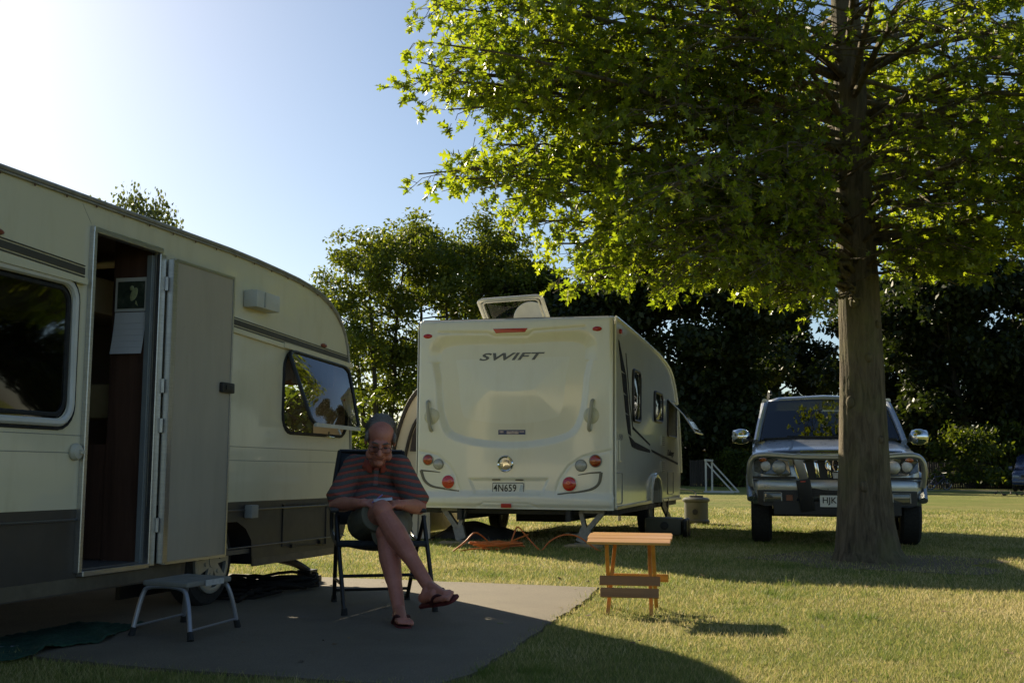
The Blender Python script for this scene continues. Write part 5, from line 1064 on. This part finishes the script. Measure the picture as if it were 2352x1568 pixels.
for s in (-1, 1):
    mb = MB(); mb.bar((s * .475, -.11, 1.12), (s * .385, -.10, .80), .105, .035, (0, 1, 0), .01); mb.build('bar_upright', pm('grey alloy plate', (.25, .25, .245), .35, .7), bb)
    mb = MB(); mb.bar((s * .40, -.11, .805), (s * .34, -.06, .42), .17, .035, (0, 1, 0), .012); mb.build('bar_foot', M_black, bb)
    mb = MB(); mb.box((s * .40, -.135, .78), (.06, .012, .016)); mb.build('bar_bolt', M_redlens, bb, smooth=False)
mb = MB(); mb.box((0, -.075, .545), (.40, .012, .14)); pl_ = mb.build('number_plate', M_numplate, CA, smooth=False, bevel=.002)
lettering('plate_letters', 'HJK', M_ink, pl_, Matrix.Translation((-.085, -.083, .545)) @ RZ, .165, .095, .003, 0, .012, 1.02)
mb = MB(); mb.box((.0, 4.9, .75), (1.9, .1, .35), bevel=.04); mb.build('rear_bumper', M_sil, CA)

# ---- dark blue van at the right edge
VN = thing('parked_van', 'dark blue van parked under the trees at the right edge', 'van', (28.9, 66.0, 0), rad(-30))
M_blue = pm('dark blue paint', (.03, .042, .09), .25, .2, coat=1)
mb = MB(); vs = []
for y, w, z0, zb, z1, w1 in [(0, .78, .35, .85, 1.0, .70), (.12, .90, .3, .95, 1.12, .80), (.75, .95, .3, 1.1, 1.28, .84), (.95, .95, .3, 1.15, 1.40, .84), (1.75, .95, .3, 1.15, 2.02, .78), (2.4, .95, .3, 1.15, 2.12, .78), (4.8, .95, .3, 1.15, 2.12, .78), (4.95, .9, .4, 1.1, 2.0, .74)]:
    L = [(0, z0), (w * .9, z0), (w, z0 + .12), (w, zb), (w1, z1 - .06), (w1 * .85, z1), (0, z1 + .03)]; vs.append([(x, y, z) for x, z in L] + [(-x, y, z) for x, z in L[-2:0:-1]])
mb.loft(vs); mb.build('body', M_blue, VN, angle=40)
mb = MB(); mb.face([(-.80, .93, 1.36), (.80, .93, 1.36), (.68, 1.72, 1.98), (-.68, 1.72, 1.98)]); mb.build('windscreen', pm('van glass', (.02, .028, .035), .04, coat=1), VN, smooth=False)
for s in (-1, 1):
    mb = MB(); mb.face([(s * .955, 1.3, 1.2), (s * .80, 1.95, 1.96), (s * .80, 4.6, 1.96), (s * .955, 4.6, 1.2)]); mb.build('side_window', _mats['van glass'], VN, smooth=False)
    mb = MB(); mb.ell((s * .66, .03, .82), (.2, .06, .1)); mb.build('headlight', M_clearlens, VN)
    mb = MB(); mb.box((s * 1.08, 1.15, 1.3), (.2, .1, .22), bevel=.03); mb.build('mirror', M_blue, VN)
    for y in (.85, 3.7):
        w = MB(); w.lathe([(.18, -.1), (.30, -.1), (.33, -.07), (.33, .07), (.30, .1), (.18, .1)], (s * .83, y, .33), 'X', 24); wt = w.build('wheel', M_rubber, VN)
        w = MB(); w.lathe([(0, .09), (.19, .07), (.19, -.07), (0, -.09)], (s * .83, y, .33), 'X', 18); w.build('rim', M_steel, wt)
mb = MB(); mb.box((0, -.04, .52), (1.75, .16, .3), bevel=.05); mb.build('bumper', M_blue, VN)
mb = MB(); mb.box((0, -.01, .86), (.8, .05, .12)); mb.build('grille', M_black, VN, smooth=False)
mb = MB(); mb.box((0, -.126, .5), (.4, .012, .11)); mb.build('number_plate', M_numplate, VN, smooth=False)

# ---- bicycle leaning on the fence
BI = thing('bicycle', 'bicycle standing against the dark fence right of the silver car', 'bicycle', (25.3, 71.4, 0), rad(8))
M_bf = pm('purple frame', (.05, .035, .12), .3, coat=1)
for x in (0, 1.05):
    q = MB(); q.tube([(x + .33 * math.cos(a), 0, .34 + .33 * math.sin(a)) for a in np.linspace(0, 6.283, 30)[:-1]], .025, 6, True); wl = q.build('wheel', M_rubber, BI)
    q = MB()
    for k in range(10): q.tube([(x, 0, .34), (x + .32 * math.cos(k * .628), 0, .34 + .32 * math.sin(k * .628))], .003, 3)
    q.tube([(x + .30 * math.cos(a), 0, .34 + .30 * math.sin(a)) for a in np.linspace(0, 6.283, 30)[:-1]], .009, 5, True); q.build('rim', M_chrome, wl)
q = MB()
for a, b in [((0, 0, .34), (.42, 0, .30)), ((0, 0, .34), (.30, 0, .80)), ((.42, 0, .30), (.27, 0, .90)), ((.30, 0, .78), (.86, 0, .84)), ((.42, 0, .30), (.88, 0, .72)), ((.85, 0, .92), (1.05, 0, .34))]: q.tube([a, b], .02, 6)
q.build('frame', M_bf, BI)
q = MB(); q.ell((.25, 0, .93), (.13, .07, .03)); q.build('saddle', M_black, BI)
q = MB(); q.tube([(.84, 0, .92), (.84, 0, 1.0), (.92, -.28, 1.02)], .014, 6); q.tube([(.84, 0, 1.0), (.92, .28, 1.02)], .014, 6); q.build('handlebar', M_steel, BI)

# ---- small birds feeding on the far grass
q = MB(); q.ell((0, 0, .16), (.15, .085, .09), Matrix.Rotation(-.25, 3, 'Y')); q.cap((.10, 0, .20), (.16, 0, .30), .05, .035); q.ell((.175, 0, .32), (.05, .042, .045)); q.cap((.21, 0, .315), (.27, 0, .30), .014, .004); q.cap((-.12, 0, .15), (-.26, 0, .13), .045, .015)
for y in (-.03, .03): q.cap((.0, y, .12), (.01, y, .0), .014, .009); q.cap((.01, y, .008), (.06, y, .008), .009, .006)
bird = q.remesh('bird', pm('dark feathers', (.05, .042, .035), .8, var=.5, vs=12), None, .012, 3)
for i, (px, Y, rz, lb) in enumerate([(2281, 53.5, 0.3, 'leftmost of the five small dark birds feeding on the far grass'), (2300, 49.5, 2.6, 'bird with the lowest stance, second from the left of five on the far grass'), (2316, 54, 1.2, 'middle one of the five small dark birds on the far grass'), (2330, 51, 3.5, 'second from the right of five small dark birds on the far grass'), (2341, 50.5, .2, 'rightmost of the five small dark birds feeding on the far grass')]):
    o = bird if i == 0 else copy_tree(bird); o.location = ((px - 1176) / 2700 * Y, Y, 0); o.rotation_euler = (0, 0, rz); o.scale = (.55,) * 3; tag(o, lb, 'bird', 'birds on the far grass')
# ================================================================== folding table
TB = thing('folding_table', 'small varnished wooden folding table on the sunlit grass', 'table', (.765, 7.55, 0), rad(-9))
M_pine = woodmat('varnished pine', (.48, .23, .05), (.70, .38, .11), .3, 0, 1.6)
M_pine2 = woodmat('varnished pine upright', (.42, .19, .035), (.62, .31, .075), .35, 2, 1.6)
hw = .262
for k in range(5):
    y = -.23 + .115 * k; half = hw - (.03 if k == 4 else .008 if k in (0, 3) else 0)
    q = MB(); q.box((0, y, .474 + .052 * y - .25 * y * y), (2 * half, .110, .016), (.052 - .5 * y, 0, 0), bevel=.004); q.build('top_slat', M_pine, TB, smooth=False)
q = MB()
for s in (-.155, .155): q.box((s, 0, .452), (.03, .40, .016), (.05, 0, 0))
q.build('top_batten', M_pine, TB, smooth=False)
for k, (x, fl) in enumerate([(-.143, 1), (.143, 1), (-.108, -1), (.108, -1)]):
    q = MB(); q.bar((x, -.16 * fl, .444), (x * (1.06 if fl > 0 else 1.24), .195 * fl, .0), .024, .019, (0, 1, 0), .003); q.build('leg', M_pine2, TB, smooth=False)
for y, z, w in [(-.128, .205, .375), (-.165, .135, .36)]: q = MB(); q.box((.0, y - .022, z), (w, .014, .06), (-.42, 0, 0), .003); q.build('front_rail', woodmat('shaded pine rail', (.25, .125, .04), (.38, .20, .075), .5, 0, 1.6), TB, smooth=False)  # same pine painted darker on the front rails for the shade there
q = MB(); q.box((.03, .155, .20), (.40, .014, .052), (.42, 0, 0), .003); q.build('back_rail', M_pine, TB, smooth=False)
q = MB(); q.box((0, .12, .446), (.30, .016, .022)); q.build('top_rail', M_pine, TB, smooth=False)

# ================================================================== folding chair
CH = thing('camp_chair', 'black folding camp chair with high fabric back and armrests', 'chair', (-.86, 7.62, .014))
M_ct = pm('black chair tube', (.014, .014, .015), .4, .3, vs=20); M_cf = pm('dark navy chair fabric', (.016, .021, .026), .85, vs=8, bs=.3, bscale=200)
BL, FL_, BR, FR_ = V((-1.155, 7.86, .026)), V((-.985, 7.13, .026)), V((-.69, 8.02, .026)), V((-.46, 7.36, .026))
AL0, AL1, AR0, AR1 = V((-1.075, 7.30, .615)), V((-1.175, 7.78, .625)), V((-.545, 7.40, .615)), V((-.66, 7.90, .625))
TL, TR = V((-1.165, 8.02, 1.0)), V((-.745, 8.09, 1.0))
for s, (F, B, A0, A1, T) in enumerate([(FL_, BL, AL0, AL1, TL), (FR_, BR, AR0, AR1, TR)]):
    f = MB(); f.tube(smooth_path([F, F.lerp(A0, .6), A0 + V((0, .02, -.02))], 4), .0135, 10); f.tube([B, B.lerp(A0 + V((0, .06, 0)), .55), A0 + V((0, .10, -.03))], .0135, 10); f.build('leg', M_ct, CH, world=True)
    f = MB(); f.tube(smooth_path([A0.lerp(F, .36) + V((0, .03, 0)), A1.lerp(B, .25), A1 + V((0, .06, .1)), T], 5), .0135, 10); f.build('back_post', M_ct, CH, world=True)
    f = MB(); f.bar(A0 + V((0, -.05, .012)), A1 + V((0, .0, .012)), .052, .026, bevel=.01); f.build('armrest', M_black, CH, world=True)
    f = MB(); f.tube([F.lerp(A0, .28), B.lerp(A0, .26)], .010, 8); f.build('side_brace', M_ct, CH, world=True)
for a_, b__, r_ in ((FL_.lerp(AL0, .36), FR_.lerp(AR0, .36), .010), (BL.lerp(AL0, .12), BR.lerp(AR0, .12), .010), (TL, TR, .0135)):
    f = MB(); f.tube([a_, b__], r_, 8); f.build('cross_bar', M_ct, CH, world=True)
f = MB(); f.grid(lambda u, v: (AL1 + V((.02, .06, .02))).lerp(AR1 + V((-.02, .06, .02)), u).lerp(TL.lerp(TR, u), v) + V((0, .03 * math.sin(math.pi * u), 0)), np.linspace(0, 1, 8), np.linspace(-.35, 1.01, 10)); f.build('back_cloth', M_cf, CH, world=True, solid=.012, angle=180)
SQ = [V((-1.045, 7.24, .425)), V((-.53, 7.36, .425)), V((-.66, 7.90, .41)), V((-1.15, 7.78, .41))]
f = MB(); f.grid(lambda u, v: SQ[0].lerp(SQ[1], u).lerp(SQ[3].lerp(SQ[2], u), v) + V((0, 0, -.045 * math.sin(math.pi * u) * math.sin(math.pi * min(1, v + .1)))), np.linspace(0, 1, 10), np.linspace(0, 1, 10)); f.tube([SQ[0], SQ[1]], .013, 8); f.build('seat', M_cf, CH, world=True, solid=.014, angle=180)
for Fp in (FL_, BL, FR_, BR):
    f = MB(); f.tube([Fp + V((0, 0, .03)), Fp + V((0, 0, -.012))], [.017, .02], 10); f.build('rubber_foot', M_rubber, CH, world=True)

# ================================================================== seated man
PE = thing('person', 'grey-haired man in a striped polo shirt, shorts and flip-flops sitting cross-legged in the camp chair', 'person', (-.80, 7.5, .014))
def skinmat():
    m, t, b = nodes('skin'); n = noise(t, 9, 5, .6); n2 = noise(t, 70, 3, .6)
    c = ramp(t, n, [(.3, (.42, .15, .10)), (.7, (.56, .225, .16))]); c = mixc(t, ramp(t, n2, [(.5, (0, 0, 0)), (.8, (.35, .35, .35))]), c, (.28, .11, .07))
    t.links.new(c, b.inputs['Base Color']); b.inputs['Roughness'].default_value = .48; b.inputs['Subsurface Weight'].default_value = .12; b.inputs['Subsurface Radius'].default_value = (.02, .008, .004); b.inputs['Subsurface Scale'].default_value = .5
    bump(t, b, n2, .12, .003); return m
M_skin = skinmat()
HCn = V((-.818, 7.37, 1.062)); hf_ = V((.10, -.86, -.50)).normalized(); hr = hf_.cross(V((.05, .1, 1))).normalized(); hu = hr.cross(hf_).normalized()
if hr.x < 0: hr = -hr
HR = Matrix((hr, hf_, hu)).transposed()                              # head frame: x picture right, y face, z crown
def hp(x, y, z): return HCn + HR @ V((x, y, z)) * 1.06
shR, shL = V((-1.005, 7.62, .895)), V((-.715, 7.56, .895)); elR, elL = V((-1.105, 7.50, .655)), V((-.572, 7.42, .645)); wrR, wrL = V((-.915, 7.20, .672)), V((-.655, 7.165, .668))
hiR, hiL = V((-.935, 7.60, .535)), V((-.735, 7.60, .535)); knR, knL = V((-.765, 7.07, .628)), V((-.742, 7.09, .490)); anR, anL = V((-.458, 6.78, .215)), V((-.628, 6.80, .085))
b = MB()
b.ell((-.835, 7.66, .54), (.175, .15, .12)); b.cap((-.84, 7.66, .58), (-.858, 7.66, .80), .14, .15); b.ell((-.845, 7.55, .66), (.16, .15, .13)); b.ell((-.86, 7.64, .83), (.17, .11, .10))
b.cap((-.86, 7.63, .90), hp(0, -.03, -.07), .062, .060)
for sh, el, wr, si in ((shR, elR, wrR, -1), (shL, elL, wrL, 1)):
    b.cap(V((-.86, 7.62, .86)), sh, .09, .072); b.cap(sh, sh.lerp(el, .5), .062, .056); b.cap(sh.lerp(el, .5), el, .056, .046); b.cap(el, el.lerp(wr, .35), .044, .048); b.cap(el.lerp(wr, .35), wr, .048, .030)
for hi, kn, an in ((hiR, knR, anR), (hiL, knL, anL)):
    b.cap(hi, hi.lerp(kn, .55), .092, .078); b.cap(hi.lerp(kn, .55), kn, .078, .060); b.ell(kn + V((0, -.012, .012)), .060)
    c1 = kn.lerp(an, .30); b.cap(kn, c1, .056, .066); b.cap(c1, kn.lerp(an, .6), .066, .050); b.cap(kn.lerp(an, .6), an, .046, .036)
    back = V((0, .03, -.01)); b.ell(kn.lerp(an, .28) + back, (.048, .05, .085))
# feet
def foot(heel, ball, an, up):
    d = (ball - heel).normalized(); side = d.cross(up).normalized()
    b.cap(an, heel + up * .035 + d * .03, .036, .034); b.cap(heel + up * .028, heel.lerp(ball, .55) + up * .034, .031, .032); b.cap(an + d * .02, ball + up * .022, .033, .022)
    for q in (-.028, 0, .026): b.cap(heel.lerp(ball, .5) + side * q * .6 + up * .02, ball + side * q + up * .016, .024, .018)
    out = []
    for k, (q, l, r) in enumerate([(-.036, .052, .0135), (-.015, .050, .0095), (.002, .044, .009), (.018, .037, .0085), (.032, .028, .008)]):
        q *= FS; p0 = ball + side * q + up * .013; p1 = p0 + d * l * .6 + up * .004; p2 = p0 + d * l - up * .003; b.cap(p0, p1, r, r); b.cap(p1, p2, r, r * .9)
    return d, side
FS = 1; upL = V((0, 0, 1)); heL, baL = V((-.640, 6.83, .028)), V((-.585, 6.625, .028)); dL, sL = foot(heL, baL, anL, upL)
FS = -1; upR = V((-.30, -.45, .84)).normalized(); heR, baR = V((-.475, 6.775, .135)), V((-.345, 6.62, .175)); upR = (upR - (baR - heR).normalized() * upR.dot((baR - heR).normalized())).normalized(); dR, sR = foot(heR, baR, anR, upR)
# hands: palm, four curled fingers of different lengths, thumb from the side of the palm
def hand(wr, d, up, sgn):
    d = d.normalized(); side = d.cross(up).normalized() * sgn; up = side.cross(d).normalized() * sgn
    b.cap(wr, wr + d * .035, .028, .030)
    for q in (-.027, -.009, .009, .026): b.cap(wr + d * .025 + side * q * .7, wr + d * .082 + side * q, .0165, .0125)
    for q, l in ((-.030, .040), (-.010, .046), (.010, .043), (.029, .034)):
        p0 = wr + d * .084 + side * q; p1 = p0 + d * l * .75 - up * l * .55; p2 = p1 + d * l * .05 - up * l * .75; p3 = p2 - d * l * .45 - up * l * .25
        b.cap(p0, p1, .0105, .0095, 10); b.cap(p1, p2, .0095, .0088, 10); b.cap(p2, p3, .0088, .0078, 10)
    t0 = wr + d * .03 - side * .026; t1 = t0 + d * .032 - side * .020 - up * .016; t2 = t1 + d * .034 + side * .010 - up * .014; b.cap(t0, t1, .0145, .0115, 10); b.cap(t1, t2, .0115, .009, 10)
    return wr + d * .09 - up * .03
gR = hand(wrR, V((.10, -.07, .01)), V((-.1, -.45, .9)), 1); gL = hand(wrL, V((-.07, -.08, .01)), V((.1, -.45, .9)), -1)
# head
b.ell(hp(0, -.018, .035), (.083, .104, .092), HR); b.ell(hp(0, .022, -.03), (.072, .078, .09), HR); b.ell(hp(0, .045, -.068), (.055, .050, .060), HR); b.ell(hp(0, .076, -.112), (.030, .024, .024), HR)
b.cap(hp(-.038, .086, .022), hp(.038, .086, .022), .0135, .0135); b.cap(hp(0, .095, .012), hp(0, .122, -.034), .0105, .0165); b.ell(hp(-.014, .106, -.036), .0115); b.ell(hp(.014, .106, -.036), .0115)
for s in (-1, 1):
    b.ell(hp(s * .046, .066, -.038), (.026, .024, .024), HR); b.ell(hp(s * .032, .080, .000), (.017, .013, .011), HR); b.ell(hp(s * .083, -.008, -.012), (.011, .021, .034), HR); b.ell(hp(s * .055, .03, -.085), (.025, .04, .03), HR)
b.cap(hp(-.024, .083, -.070), hp(.024, .083, -.070), .0075, .0075); b.cap(hp(-.021, .083, -.082), hp(.021, .083, -.082), .0085, .0085); b.cap(hp(0, .03, -.115), V((-.858, 7.56, .93)), .045, .055)
body = b.remesh('body', M_skin, PE, .0052, 3, world=True, fac=.45)
# features
for s in (-1, 1):
    q = MB(); q.ell(hp(s * .032, .091, -.003), (.013, .005, .0045), HR, 12, 8); q.build('eye', pm('eye', (.03, .022, .018), .2), body, world=True)
    q = MB(); q.tube(smooth_path([hp(s * .014, .102, .025), hp(s * .034, .101, .032), hp(s * .052, .088, .026)], 4), [.003, .004, .005, .005, .005, .005, .004, .003, .002][:9], 6); q.build('eyebrow', pm('grey brow', (.12, .10, .085), .9), body, world=True)
q = MB(); q.tube(smooth_path([hp(-.026, .088, -.073), hp(-.01, .0935, -.077), hp(.01, .0935, -.077), hp(.026, .088, -.073)], 4), .0026, 6); q.build('mouth', pm('lip line', (.16, .05, .04), .5), body, world=True)
def hairmat():
    m, t, bb_ = nodes('short grey hair'); n = noise(t, 220, 3, .7); c = ramp(t, n, [(.35, (.13, .115, .10)), (.65, (.30, .27, .24))]); t.links.new(c, bb_.inputs['Base Color']); bb_.inputs['Roughness'].default_value = .75; bump(t, bb_, n, 1., .006); return m
q = MB(); q.ell(hp(0, -.053, .044), (.0925, .099, .0975), HR); q.ell(hp(0, -.058, .0), (.093, .082, .082), HR)
for s in (-1, 1): q.ell(hp(s * .080, .010, .022), (.014, .034, .036), HR)
M_hair = hairmat(); hair = q.remesh('hair', M_hair, body, .006, 3, world=True)
rs_ = np.random.RandomState(8); pts_, drs_ = [], []
while len(pts_) < 5200:
    v = V(rs_.normal(0, 1, 3)).normalized()
    if v.y > .52 - .45 * (1 - abs(v.x)) * 0 or v.z < -.55 or (v.y > .15 and abs(v.x) < .55 and v.z < .75) or (v.z > .55 and rs_.rand() < .45): continue
    l = V((v.x * .096, -.053 * 1.06 + v.y * .1015, .044 * 1.06 + v.z * .0995)); n_ = HR @ v; t_ = (HR @ V((v.x * .5, -.5, -.55 - .3 * (v.z < .3)))); t_ = (t_ - n_ * t_.dot(n_)).normalized()
    pts_.append(HCn + HR @ l - n_ * .004); drs_.append(t_ + n_ * rs_.uniform(.12, .5) + V(rs_.normal(0, .2, 3)))
o_ = leaf_mesh('hair_strands', np.array([(-.028, 0, 0), (.028, 0, 0), (.012, 1, 0), (-.012, 1, 0)]), [[0, 1, 2, 3]], np.array(pts_) - np.array(PE.location), rotmats(np.array(drs_), .6), rs_.uniform(.012, .026, len(pts_)), M_hair, hair); o_['kind'] = 'stuff'
q = MB()
for s in (-1, 1):
    q.tube([hp(s * (.035 + x), .113, z - .004) for x, z in rrect(-.025, -.017, .025, .017, .011, 4)], .0016, 6, True); q.tube([hp(s * .060, .112, .006), hp(s * .080, .07, .008), hp(s * .092, -.005, .008)], .0016, 6)
q.tube([hp(-.010, .116, .002), hp(0, .120, .005), hp(.010, .116, .002)], .0016, 6); gl_ = q.build('glasses', pm('spectacle frame', (.03, .025, .02), .3, .6), PE, world=True)
for s in (-1, 1):
    q = MB(); q.face([hp(s * (.035 + x), .113, z - .004) for x, z in rrect(-.025, -.017, .025, .017, .011, 4)]); q.build('lens', glassy('spectacle lens', (.95, .95, .95), .95, .01, 1.5), gl_, world=True, smooth=False)
# polo shirt, with a collar and placket
def shirtmat():
    m, t, bb_ = nodes('striped knit'); tc = N(t, 'ShaderNodeTexCoord'); sp = N(t, 'ShaderNodeSeparateXYZ'); t.links.new(tc.outputs['Object'], sp.inputs[0])
    nz = noise(t, 4.5, 3, .5); o = N(t, 'ShaderNodeMath', operation='MULTIPLY_ADD'); o.inputs[1].default_value = .035; t.links.new(nz, o.inputs[0])
    ax = N(t, 'ShaderNodeMath', operation='ABSOLUTE'); sx = N(t, 'ShaderNodeMath', operation='ADD'); sx.inputs[1].default_value = .055; t.links.new(sp.outputs[0], sx.inputs[0]); t.links.new(sx.outputs[0], ax.inputs[0])
    dr = N(t, 'ShaderNodeMath', operation='MULTIPLY_ADD'); dr.inputs[1].default_value = .16; t.links.new(ax.outputs[0], dr.inputs[0]); t.links.new(sp.outputs[2], dr.inputs[2]); t.links.new(dr.outputs[0], o.inputs[2])
    f1 = N(t, 'ShaderNodeMath', operation='MULTIPLY'); f1.inputs[1].default_value = 1 / .040; t.links.new(o.outputs[0], f1.inputs[0]); fr = N(t, 'ShaderNodeMath', operation='FRACT'); t.links.new(f1.outputs[0], fr.inputs[0])
    og, gy, bk = (.34, .095, .07), (.125, .125, .118), (.04, .042, .042)
    c = ramp(t, fr.outputs[0], [(0, og), (.42, bk), (.46, gy), (.50, bk), (.525, gy), (.60, bk), (.625, gy), (.70, bk), (.725, gy), (.80, bk), (.825, gy), (.96, bk)], 'CONSTANT')
    t.links.new(c, bb_.inputs['Base Color']); bb_.inputs['Roughness'].default_value = .9; bb_.inputs['Specular IOR Level'].default_value = .2
    wr = noise(t, 11, 4, .6, (1, 1, .55), dist=.8); bump(t, bb_, wr, .55, .03); return m
M_shirt = shirtmat()
q = MB(); q.ell((-.842, 7.64, .60), (.185, .155, .10)); q.cap((-.845, 7.65, .62), (-.86, 7.645, .80), .146, .142); q.ell((-.845, 7.535, .665), (.172, .160, .125)); q.ell((-.86, 7.62, .835), (.176, .118, .094)); q.cap((-.86, 7.62, .90), (-.852, 7.60, .935), .080, .066)
for sh, el in ((shR, elR), (shL, elL)):
    q.cap(V((-.86, 7.62, .865)), sh, .098, .082); q.cap(sh, sh.lerp(el, .80), .078, .080); q.tube([sh.lerp(el, .5), sh.lerp(el, .90)], [.078, .086], 18)
shirt = q.remesh('polo_shirt', M_shirt, PE, .0068, 3, world=True)
M_col = pm('orange knit', (.33, .068, .038), .9, vs=15, bs=.3, bscale=200)
q = MB(); nk = V((-.853, 7.59, .922)); cpts = [nk + V((.082 * math.cos(a), .075 * math.sin(a) - .012, .018 + .022 * math.sin(a))) for a in np.linspace(rad(-75), rad(255), 24)]
q.loft([[p + V((0, 0, .012)), p + (p - nk) * .16 + V((0, 0, -.020)), p + (p - nk) * .30 + V((0, 0, -.042 - .02 * (1 if i in (0, 1, 22, 23) else 0)))] for i, p in enumerate(cpts)], close=False); q.build('collar', M_col, shirt, world=True, solid=.005, angle=180)
q = MB(); q.bar((-.848, 7.478, .905), (-.845, 7.395, .775), .028, .006, (0, 1, 0)); q.build('placket', M_shirt, shirt, world=True, smooth=False)
M_short = pm('grey green shorts', (.165, .158, .115), .9, vs=7, bs=.4, bscale=40)
q = MB(); q.ell((-.838, 7.66, .53), (.192, .17, .115)); q.cap(hiR, hiR.lerp(knR, .66), .112, .100); q.cap(hiL, hiL.lerp(knL, .66), .112, .100); q.tube([hiR.lerp(knR, .4), hiR.lerp(knR, .80)], [.104, .104], 20); q.tube([hiL.lerp(knL, .4), hiL.lerp(knL, .80)], [.104, .104], 20)
q.remesh('shorts', M_short, PE, .0075, 3, world=True)
M_sole = pm('maroon rubber', (.11, .012, .014), .7, vs=20); M_strap = pm('dark maroon strap', (.05, .008, .010), .6, vs=20)
def flipflop(heel, ball, up, d, side, fs):
    outl = [(-.045, -.030), (-.06, 0), (-.045, .030), (.05, .034), (.15, .043), (.235, .042), (.272, .018), (.275, -.012), (.25, -.038), (.15, -.042), (.05, -.033)]
    pts = smooth_path([heel + d * x + side * y - up * .006 for x, y in outl], 4, True)
    q = MB(); q.prism(pts, -up * .016); so = q.build('flip_flop', M_sole, PE, world=True, smooth=False, bevel=.003)
    q = MB(); toe = ball + d * .022 + up * .012 - side * .022 * fs
    for s in (-1, 1):
        q.tube(smooth_path([toe + up * .004, ball - d * .03 + side * s * .026 + up * .040, ball - d * .07 + side * s * .040 + up * .034, ball - d * .11 + side * s * .046 - up * .004], 5), [.006] * 5 + [.009] * 6 + [.008] * 5, 8)
    q.tube([toe + up * .006, toe - up * .02], .005, 6); q.build('strap', M_strap, so, world=True)
flipflop(heL, baL, upL, dL, sL, 1); flipflop(heR, baR, upR, dR, sR, -1)
# folded paper held in his lap
pc = (gR + gL) / 2
pp = thing('paper', 'small folded white paper held in the lap of the seated man', 'paper', gR.lerp(gL, .62) + V((0, -.025, .035)), .15)
q = MB(); q.grid(lambda u, v: (-.055 + .11 * u, -.035 + .07 * v, .015 * math.sin(v * 2.5) + .012 * u), np.linspace(0, 1, 5), np.linspace(0, 1, 6)); q.build('sheet', pm('paper', (.62, .63, .68), .7, var=.03), pp, solid=.0015)
pe_ = thing('pen', 'pen held between the fingers of the seated man', 'pen', gR + V((.01, -.01, .03)))
q = MB(); q.tube([(-.02, .0, -.01), (.05, -.015, .045)], .0042, 8); q.build('barrel', pm('pen plastic', (.30, .22, .5), .3), pe_)
q = MB(); q.tube([(-.02, .0, -.01), (-.03, .002, -.018)], [.004, .001], 8); q.build('tip', M_steel, pe_)
